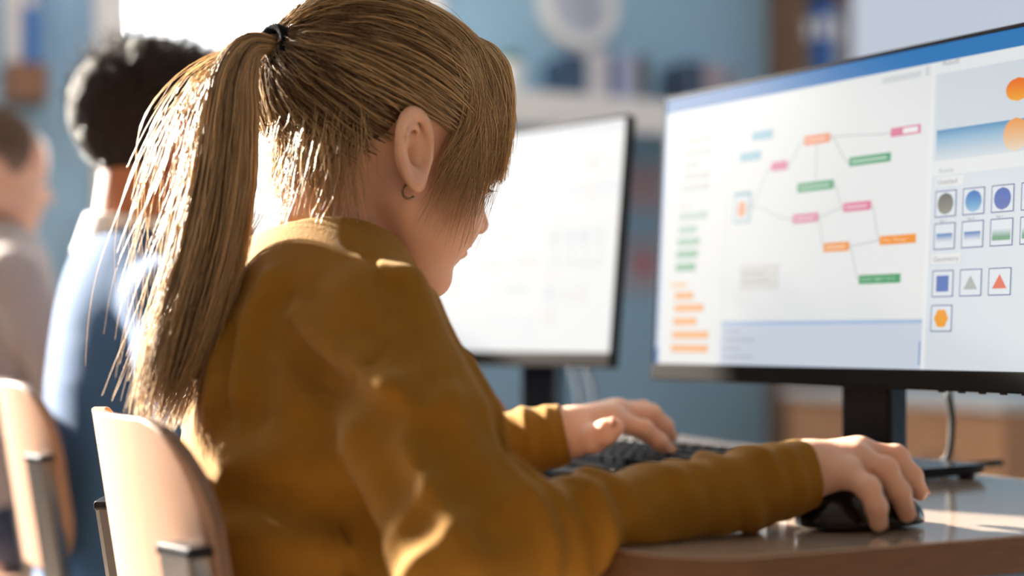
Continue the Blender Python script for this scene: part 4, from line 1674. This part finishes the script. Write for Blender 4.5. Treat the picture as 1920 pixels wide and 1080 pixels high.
# ================================================================== THE GIRL IN MUSTARD
GH = Head((-.1115, 1.18, .985), 33, 14, 0, 1.0)
g_sh_r = P(702, 608, 1.045)
g_el_r = P(862, 1042, .945)
g_wr_r = P(1508, 892, 1.043)
g_sh_l = np.array([-.185, 1.305, .850])
g_el_l = np.array([-.145, 1.395, .705])
g_wr_l = P(1062, 813, 1.389)
girl = {
    'label': 'person with blond ponytail and mustard sweater typing at a monitor', 'head': GH, 'chair': SEAT_O, 'mouse': True,
    'neck': np.array([-.160, 1.157, .900]),
    'spine': [np.array([-.150, 1.150, .835]), np.array([-.160, 1.135, .760]), np.array([-.172, 1.128, .66]), np.array([-.176, 1.124, .515])],
    'spine_r': [.112, .132, .135, .138],
    'arms': [(g_sh_r, g_el_r, g_wr_r), (g_sh_l, g_el_l, g_wr_l)],
    'arm_r': [[.043, .047, .042, .0265, .0275], [.046, .046, .042, .034, .0300]],
    'hands': [RH, LH], 'skin': M['skin'], 'cloth': M['wool'], 'h': .0023, 'hh': .0018, 'hf': .0018,
    'folds': [([(.20, .006, .010, .014, .5), (.168, .005, .010, .016, .8), (.13, .004, .012, .02, 1.2), (.08, .003, .012, .02, .3)],
               [(.042, .013, .009, .010, 0.4), (.064, .012, .008, .012, .9), (.086, .012, .008, .010, .2), (.114, .009, .009, .014, 1.0), (.15, .006, .010, .016, .3), (.178, .005, .010, .014, .9),
                (.205, .007, .008, .010, 1.4), (.226, .007, .007, .008, .4), (.246, .005, .006, .004, .0)]),
              ([(.1, .004, .012, .01, 0)], [(.10, .006, .010, .008, 0), (.135, .006, .009, .006, 1), (.165, .006, .007, .004, .4), (.187, .003, .005, .002, .2)])],
    # (ridge or groove, width, height, pixels it passes through)
    'pix_creases': [('-', .011, .012, [(530, 630), (600, 702), (665, 748), (725, 782)]), ('+', .018, .005, [(560, 590), (640, 662), (720, 728)]), ('-', .014, .004, [(575, 560), (650, 620), (730, 680)]),
                    ('+', .012, .006, [(505, 530), (462, 610), (446, 730)]), ('-', .012, .006, [(530, 560), (490, 650), (482, 780)]), ('+', .012, .005, [(415, 620), (398, 760)]), ('-', .010, .005, [(438, 640), (424, 780)]),
                    ('-', .004, .0032, [(640, 860), (648, 960), (655, 1075)]), ('-', .0036, .003, [(692, 478), (722, 545), (752, 622)]), ('-', .0036, .003, [(752, 622), (690, 690), (622, 758)]),
                    ('+', .014, .005, [(430, 870), (520, 860), (610, 866)]), ('-', .014, .006, [(430, 930), (520, 945), (610, 960)]), ('+', .014, .005, [(440, 1000), (540, 1015), (630, 1030)]),
                    ('+', .014, .006, [(765, 520), (795, 600), (825, 690)]), ('-', .012, .006, [(740, 545), (775, 640), (800, 730)]), ('-', .018, .006, [(690, 800), (740, 900), (800, 990)]),
                    ('+', .014, .006, [(840, 740), (890, 850), (950, 930)]), ('-', .014, .006, [(800, 790), (860, 900), (920, 990)]), ('+', .012, .004, [(770, 860), (830, 960), (880, 1040)])],
}
girl_root = build_person(girl)

# --- hair
T_w = P(528, 88, 1.135)
T_l = GH.loc(T_w[None].astype(np.float32))[0].astype(float)
v, q = sdf_mesh(lambda p: cap_sdf(GH.loc(p), .002, 0, .018), GH.o - .15, GH.o + .16, .003)
link('hair_base', raw_mesh('hair_base', v, q), M['hair_cap'], girl_root, world=True, smooth=True)


def sample_scalp(n, cond):
    out = []
    while sum(len(o) for o in out) < n:
        d = rng.normal(size=(4 * n, 3)); d /= np.linalg.norm(d, axis=1)[:, None]
        p = SK_C + d * SK_R
        out.append(p[(p[:, 2] > hairline(p[:, 0]) + .012 * rng.random(len(p)) ** .5 - .004) & cond(p)])
    return np.concatenate(out)[:n]


# pulled back to the tie
NP_ = 6500
A = sample_scalp(NP_, lambda p: np.linalg.norm(p - T_l, axis=1) > .03)
B = np.repeat(T_l[None], NP_, 0) + rng.normal(size=(NP_, 3)) * .004
o0 = rng.uniform(.003, .008, NP_)
pth = slerp_paths(A, B, 14, o0, o0 * .5 + rng.uniform(.004, .012, NP_), .004)
tl = np.linspace(0, 1, 14)[None, :, None]
pth = pth * (1 - tl ** 6) + (B[:, None] + 0 * pth) * tl ** 6
pth = pushout(wavy(pth, .0026, False), rng.uniform(.0015, .006, (NP_, 1)))
# no hair runs through the ears
keep = ~((pth[:, :, 0] > -.022) & (pth[:, :, 0] < .012) & (np.abs(pth[:, :, 1]) > .06) & (pth[:, :, 2] < .029)).any(1)
pth, A = pth[keep], A[keep]
NP_ = len(A)
# shade clumps: strands from the same part of the head look alike
cl = .5 + .5 * np.sin(A[:, 1] * 160 + A[:, 2] * 90) * np.sin(A[:, 0] * 120 + 1)
rn = np.clip(.10 + .36 * cl + rng.normal(size=NP_) * .22, 0, 1)
rn = np.clip(rn + np.clip((A[:, 0] + .01) * 5, 0, .42), 0, 1)  # paler towards the face, light there put into the strand colour
strands('hair_strands', GH.wor(pth), rng.uniform(.0003, .0006, NP_), M['hair'], girl_root, rn, tip=.7)

# fringe
NF = 2900
yr_ = rng.uniform(-.058, .058, NF)
root_ = np.stack([rng.uniform(-.03, .055, NF), yr_ * .75, np.full(NF, .12)], 1)
endz = .012 + .034 * rng.random(NF) - .5 * np.clip(np.abs(yr_) - .03, 0, 1)
end_ = np.stack([.104 - 9.0 * yr_ ** 2, yr_ * 1.22, endz], 1)
mid_ = np.stack([.085 - 4 * yr_ ** 2, yr_ * 1.05, np.full(NF, .098)], 1)
tt = np.linspace(0, 1, 16)[None, :, None]
pth = (1 - tt) ** 2 * root_[:, None] + 2 * tt * (1 - tt) * (mid_ * 1.12)[:, None] + tt ** 2 * end_[:, None]
pth = proj(pth, .007 + .010 * rng.random((NF, 1)) + .003 * np.linspace(0, 1, 16)[None])
pth = pth * (1 + .022 * np.sin(yr_ * 430 + 2 * root_[:, 0] * 60)[:, None, None] * tt)
pth = pushout(wavy(pth, .0026), .003)
strands('fringe', GH.wor(pth), rng.uniform(.0003, .00055, NF), M['hair'], girl_root, np.clip(.48 + .55 * (.5 + .5 * np.sin(yr_ * 430 + 2 * root_[:, 0] * 60)) + rng.normal(size=NF) * .2, 0, 1), tip=.3)  # blond streaks, paled further to stand in for light on the fringe

# side fringe in front of the ears, some long wisps
NS = 1100
for s in (-1, 1):
    rt = np.stack([rng.uniform(.0, .06, NS), s * rng.uniform(.040, .06, NS), rng.uniform(.075, .11, NS)], 1)
    ln = rng.random(NS) ** 3
    en = np.stack([rng.uniform(.020, .078, NS), s * (.070 - .004 * rng.random(NS)), .016 - .014 * rng.random(NS) - ln * .07], 1)
    en[:, 0] -= ln * .012
    md = np.stack([(rt[:, 0] + en[:, 0]) / 2 + .022, s * np.full(NS, .078), np.full(NS, .06)], 1)
    pth = (1 - tt) ** 2 * rt[:, None] + 2 * tt * (1 - tt) * md[:, None] + tt ** 2 * en[:, None]
    pth = proj(pth, .006 + .006 * rng.random((NS, 1)) + 0 * np.linspace(0, 1, 16)[None])
    pth = pushout(wavy(pth, .0022), rng.uniform(.001, .006, (NS, 1)))
    strands('temple_wisps', GH.wor(pth), rng.uniform(.00022, .00042, NS), M['hair'], girl_root, rng.uniform(.4, 1, NS), tip=.3)

# loose hair at the nape
NN = 900
ay = rng.uniform(-.062, .062, NN)
rt = np.stack([-.088 + 9 * ay ** 2 + rng.uniform(0, .012, NN), ay, rng.uniform(-.02, .045, NN)], 1)
rt = proj(rt, .004) 
L_ = rng.uniform(.025, .085, NN)
tz = np.linspace(0, 1, 12)[None, :, None]
dirn = np.stack([rng.uniform(-.05, .38, NN), rng.normal(size=NN) * .12, -np.ones(NN)], 1)
pth = rt[:, None] + tz * dirn[:, None] * L_[:, None, None] + (tz ** 2) * np.stack([rng.uniform(-.01, .02, NN), rng.normal(size=NN) * .004, np.zeros(NN)], 1)[:, None]
pth = proj(pth, .006 + 0 * np.linspace(0, 1, 12)[None])
pth = wavy(pth, .003)
strands('nape_hair', GH.wor(pth), rng.uniform(.0002, .0004, NN), M['hair'], girl_root, rng.uniform(.25, 1, NN), tip=.25)

# ponytail
ctrl = [(532, 90, 1.13), (505, 82, 1.12), (468, 88, 1.112), (440, 140, 1.105), (428, 230, 1.10), (416, 340, 1.095), (396, 450, 1.09), (366, 560, 1.085), (328, 680, 1.08), (290, 800, 1.075)]
spr = [14, 16, 26, 40, 54, 62, 68, 70, 64, 50]
CT = np.array([P(*c) for c in ctrl])
SPR = np.array(spr) * 1.1 / F
mm = 26
cen = spline(CT, mm)
sp_ = np.interp(np.linspace(0, len(spr) - 1, mm), np.arange(len(spr)), SPR)
NT = 2600
ra = np.sqrt(rng.random(NT)); an = rng.uniform(0, 6.283, NT)
ox, oy = ra * np.cos(an), ra * np.sin(an)
tang = np.gradient(cen, axis=0); tang /= np.linalg.norm(tang, axis=1)[:, None]
e1 = np.cross(tang, np.array([0, 1.0, 0])); e1 /= np.linalg.norm(e1, axis=1)[:, None]
e2 = np.cross(tang, e1)
ln = rng.uniform(.80, 1.0, NT)
pth = np.zeros((NT, mm, 3))
for j in range(mm):
    pass
tgrid = np.linspace(0, 1, mm)
for ax_ in range(3):
    base_ = cen[:, ax_]
    for_e1 = (sp_ * e1[:, ax_]); for_e2 = (sp_ * e2[:, ax_] * .55)
    tq = tgrid[None] * ln[:, None]
    pth[:, :, ax_] = np.interp(tq, tgrid, base_) + ox[:, None] * np.interp(tq, tgrid, for_e1) + oy[:, None] * np.interp(tq, tgrid, for_e2)
pth = wavy(pth, .0045)
rn = np.clip(.42 + .30 * np.sin(ox * 9 + oy * 4) + rng.normal(size=NT) * .2 + .15, 0, 1)
pony = strands('ponytail', pth, rng.uniform(.00028, .0006, NT), M['hair'], girl_root, rn, tip=.3)
# flyaway hairs on the window side of the ponytail
NFx = 105
side = -rng.uniform(.4, 1.0, NFx)
pth = np.zeros((NFx, mm, 3))
ln = rng.uniform(.45, .98, NFx)
push = .008 + .055 * rng.random(NFx) ** 1.8
tq = tgrid[None] * ln[:, None]
for ax_ in range(3):
    pth[:, :, ax_] = np.interp(tq, tgrid, cen[:, ax_]) + (rng.uniform(-.5, .5, NFx) * .012)[:, None] * tq * (ax_ == 1)
bul = np.abs(np.sin(math.pi / 2 * np.clip((tgrid[None] * ln[:, None] - .20) / rng.uniform(.3, .55, NFx)[:, None], 0, 1.6))) ** 1.3
pth[:, :, 0] -= (push[:, None]) * bul + .02 * tq
pth[:, :, 2] += (.012 * rng.random(NFx))[:, None] * bul
pth = wavy(pth, .007)
strands('flyaway_hair', pth, rng.uniform(.0002, .00032, NFx), M['hair'], girl_root, rng.uniform(.5, 1, NFx), tip=.4)
# a few stray hairs above the crown
NC = 60
A = sample_scalp(NC, lambda p: (p[:, 2] > .08))
B = A + np.stack([rng.uniform(-.07, .03, NC), rng.normal(size=NC) * .02, rng.uniform(-.01, .02, NC)], 1)
pth = slerp_paths(A, B, 12, np.full(NC, .004), rng.uniform(.008, .016, NC), .010)
strands('stray_hair', GH.wor(wavy(pth, .003)), .0002, M['hair'], girl_root, rng.uniform(.5, 1, NC), tip=.4)
# hair tie: wound elastic
ax_t = cen[2] - cen[0]; ax_t /= np.linalg.norm(ax_t)
c0 = P(524, 89, 1.127)
f1 = np.cross(ax_t, [0, 0, 1.0]); f1 /= np.linalg.norm(f1); f2 = np.cross(ax_t, f1)
th_ = np.linspace(0, 6.283 * 5, 160)
pts = c0 + np.outer(np.linspace(-.010, .010, 160) + .0015 * np.sin(th_ * .37), ax_t) + .0140 * (np.outer(np.cos(th_), f1) + np.outer(np.sin(th_), f2))
link('hair_tie', tube_mesh('hair_tie', pts, .0034, 8), M['tie'], girl_root, world=True)
# earring
eo = GH.wor([-.004, -.0735, -.030])
th_ = np.linspace(.5, 5.9, 40)
pts = eo + np.outer(np.cos(th_) * .0055, GH.R[:, 0]) + np.outer(np.sin(th_) * .0055, GH.R[:, 2]) - np.array([0, 0, .002])
link('earring', tube_mesh('earring', pts, .0011, 8), M['silver'], girl_root, world=True)
# thumb nail and finger nails
def nail(f, upv, w_=.0052):
    a, b_ = f['pts'][-2], f['pts'][-1]
    ax_ = (b_ - a) / np.linalg.norm(b_ - a)
    upv = np.asarray(upv, float); upv = upv - ax_ * (upv @ ax_); upv /= np.linalg.norm(upv)
    sd = np.cross(ax_, upv)
    r_ = f['rad'][-1]
    bm_ = bmesh.new()
    rows = []
    for i in range(5):
        s_ = -.003 + .009 * i / 4
        rows.append([bm_.verts.new(Vector(b_ + ax_ * s_ + upv * (math.cos(t_) * (r_ + .0004) * (1 - .10 * (i == 4))) + sd * math.sin(t_) * (r_ + .0003))) for t_ in np.linspace(-.75, .75, 6)])
    for i in range(4):
        for j in range(5):
            bm_.faces.new((rows[i][j], rows[i][j + 1], rows[i + 1][j + 1], rows[i + 1][j]))
    bmesh.ops.solidify(bm_, geom=bm_.faces[:], thickness=-.0006)
    link('fingernail', bm_mesh('fingernail', bm_), M['nail'], girl_root, world=True, smooth=True)


for f in LH['fingers'] + RH['fingers']:
    nail(f, np.array([.5, .1, .8]))
nail(LH['thumb'], np.array([.2, -.6, .75]))

# ================================================================== THE BOY IN NAVY
BH = Head((-.463, 1.878, 1.080), 34, 4, 0, 1.14)
dv = STEP * R2
boy_o = SEAT_O + dv
b_spine0 = boy_o - N2 * .035
b_rw = np.array([-.10, 1.80, .748])
boy_rh = shift_hand(RH, b_rw - RH['wrist'] + np.array([0, 0, -.004]))
boy_lw = np.array([-.24, 2.10, .75])
boy_lh = shift_hand(LH, boy_lw - LH['wrist'])
boy = {
    'label': 'person with short dark hair and navy sweater over white collar', 'head': BH, 'chair': chair_xy[1],
    'neck': np.array([-.495, 1.862, .950]),
    'spine': [b_spine0 + ZV * .860 + N2 * (-.02), b_spine0 + ZV * .80 - N2 * .015, b_spine0 + ZV * .68 - N2 * .025, b_spine0 + ZV * .51 - N2 * .04],
    'spine_r': [.130, .150, .148, .145],
    'arms': [(b_spine0 + ZV * .880 - R2 * .150 + N2 * .0, np.array([-.36, 1.655, .745]), b_rw - N2 * .005), (b_spine0 + ZV * .880 + R2 * .150, np.array([-.45, 2.13, .74]), boy_lw - N2 * .005)],
    'arm_r': [[.055, .056, .050, .040, .030], [.055, .052, .046, .038, .030]],
    'hands': [boy_rh, boy_lh], 'skin': M['skin_tan'], 'cloth': M['navy'], 'h': .007, 'hh': .004, 'hf': .0035,
}
boy_root = build_person(boy)
v, q = sdf_mesh(lambda p: cap_sdf(BH.loc(p), .010, .0012), BH.o - .16, BH.o + .17, .004)
link('hair_base', raw_mesh('hair_base', v, q), M['hair_dark_cap'], boy_root, world=True, smooth=True)
NBh = 2600
A = sample_scalp(NBh, lambda p: p[:, 2] > -1)
nrm = (A - SK_C) / SK_R ** 2; nrm /= np.linalg.norm(nrm, axis=1)[:, None]
dr = nrm * .8 + np.array([.35, 0, .1]) + rng.normal(size=(NBh, 3)) * .3
Ls = np.interp(A[:, 2], [-.03, .03, .11], [.010, .014, .028])
tz = np.linspace(0, 1, 5)[None, :, None]
pth = (A + nrm * .004)[:, None] + tz * dr[:, None] * Ls[:, None, None]
strands('short_hair', BH.wor(pth), rng.uniform(.0004, .0008, NBh), M['hair_dark'], boy_root, tip=.3)
# white shirt collar
nb_ = boy['neck']; nt_ = BH.wor([-.022, 0, -.025])
axn = (nt_ - nb_) / np.linalg.norm(nt_ - nb_)
def collar(p):
    c_ = (nb_ + axn * .018).astype(np.float32)
    q_ = p - c_
    s_ = q_ @ axn.astype(np.float32)
    rad_ = vl(q_ - s_[:, None] * axn.astype(np.float32))
    prof_ = np.abs(rad_ - (.068 - s_ * .25)) - .004
    return np.maximum(np.maximum(prof_, s_ - .028), -.026 - s_)
v, q = sdf_mesh(collar, nb_ - .13, nb_ + .14, .003)
link('shirt_collar', raw_mesh('shirt_collar', v, q), M['shirt'], boy_root, world=True, smooth=True)

# ================================================================== THE THIRD PUPIL
TH3 = Head((-.955, 2.60, 1.125), 26, 4, 0, 1.0)
o3 = SEAT_O + 2 * dv
s3 = np.array([-.975, 2.585, 0]) * .6 + (o3 - N2 * .06) * .4
rw3 = o3 + N2 * .30 - R2 * .12 + ZV * .748
lw3 = o3 + N2 * .30 + R2 * .14 + ZV * .75
third = {
    'label': 'person with hair bun farthest along the row beyond navy sweater', 'head': TH3, 'chair': chair_xy[2],
    'neck': np.array([-.985, 2.585, 1.02]),
    'spine': [s3 + ZV * .93, s3 + ZV * .84, s3 + ZV * .70, s3 * .5 + (o3 - N2 * .07) * .5 + ZV * .51],
    'spine_r': [.12, .135, .135, .138],
    'arms': [(s3 + ZV * .945 - R2 * .14, s3 + ZV * .76 - R2 * .19 + N2 * .08, rw3), (s3 + ZV * .945 + R2 * .14, s3 + ZV * .76 + R2 * .19 + N2 * .08, lw3)],
    'arm_r': [[.05, .05, .045, .036, .028]] * 2,
    'hands': [shift_hand(RH, rw3 - RH['wrist']), shift_hand(LH, lw3 - LH['wrist'])], 'skin': M['skin'], 'cloth': M['grey_knit'], 'h': .008, 'hh': .004, 'hf': .004,
}
t_root = build_person(third)
bunc = np.array([-.085, 0, .105])
v, q = sdf_mesh(lambda p: smin(cap_sdf(TH3.loc(p), .008, .001), ellip(TH3.loc(p), bunc, (.034, .036, .034)), .01), TH3.o - .18, TH3.o + .19, .004)
link('hair_base', raw_mesh('hair_base', v, q), M['hair_brown_cap'], t_root, world=True, smooth=True)
NBh = 1500
A = sample_scalp(NBh, lambda p: np.linalg.norm(p - bunc, axis=1) > .03)
B = np.repeat(bunc[None], NBh, 0) + rng.normal(size=(NBh, 3)) * .008
pth = slerp_paths(A, B, 10, rng.uniform(.007, .010, NBh), rng.uniform(.010, .016, NBh), .003)
strands('hair_strands', TH3.wor(pth), rng.uniform(.0004, .0007, NBh), M['hair_brown'], t_root, tip=.7)
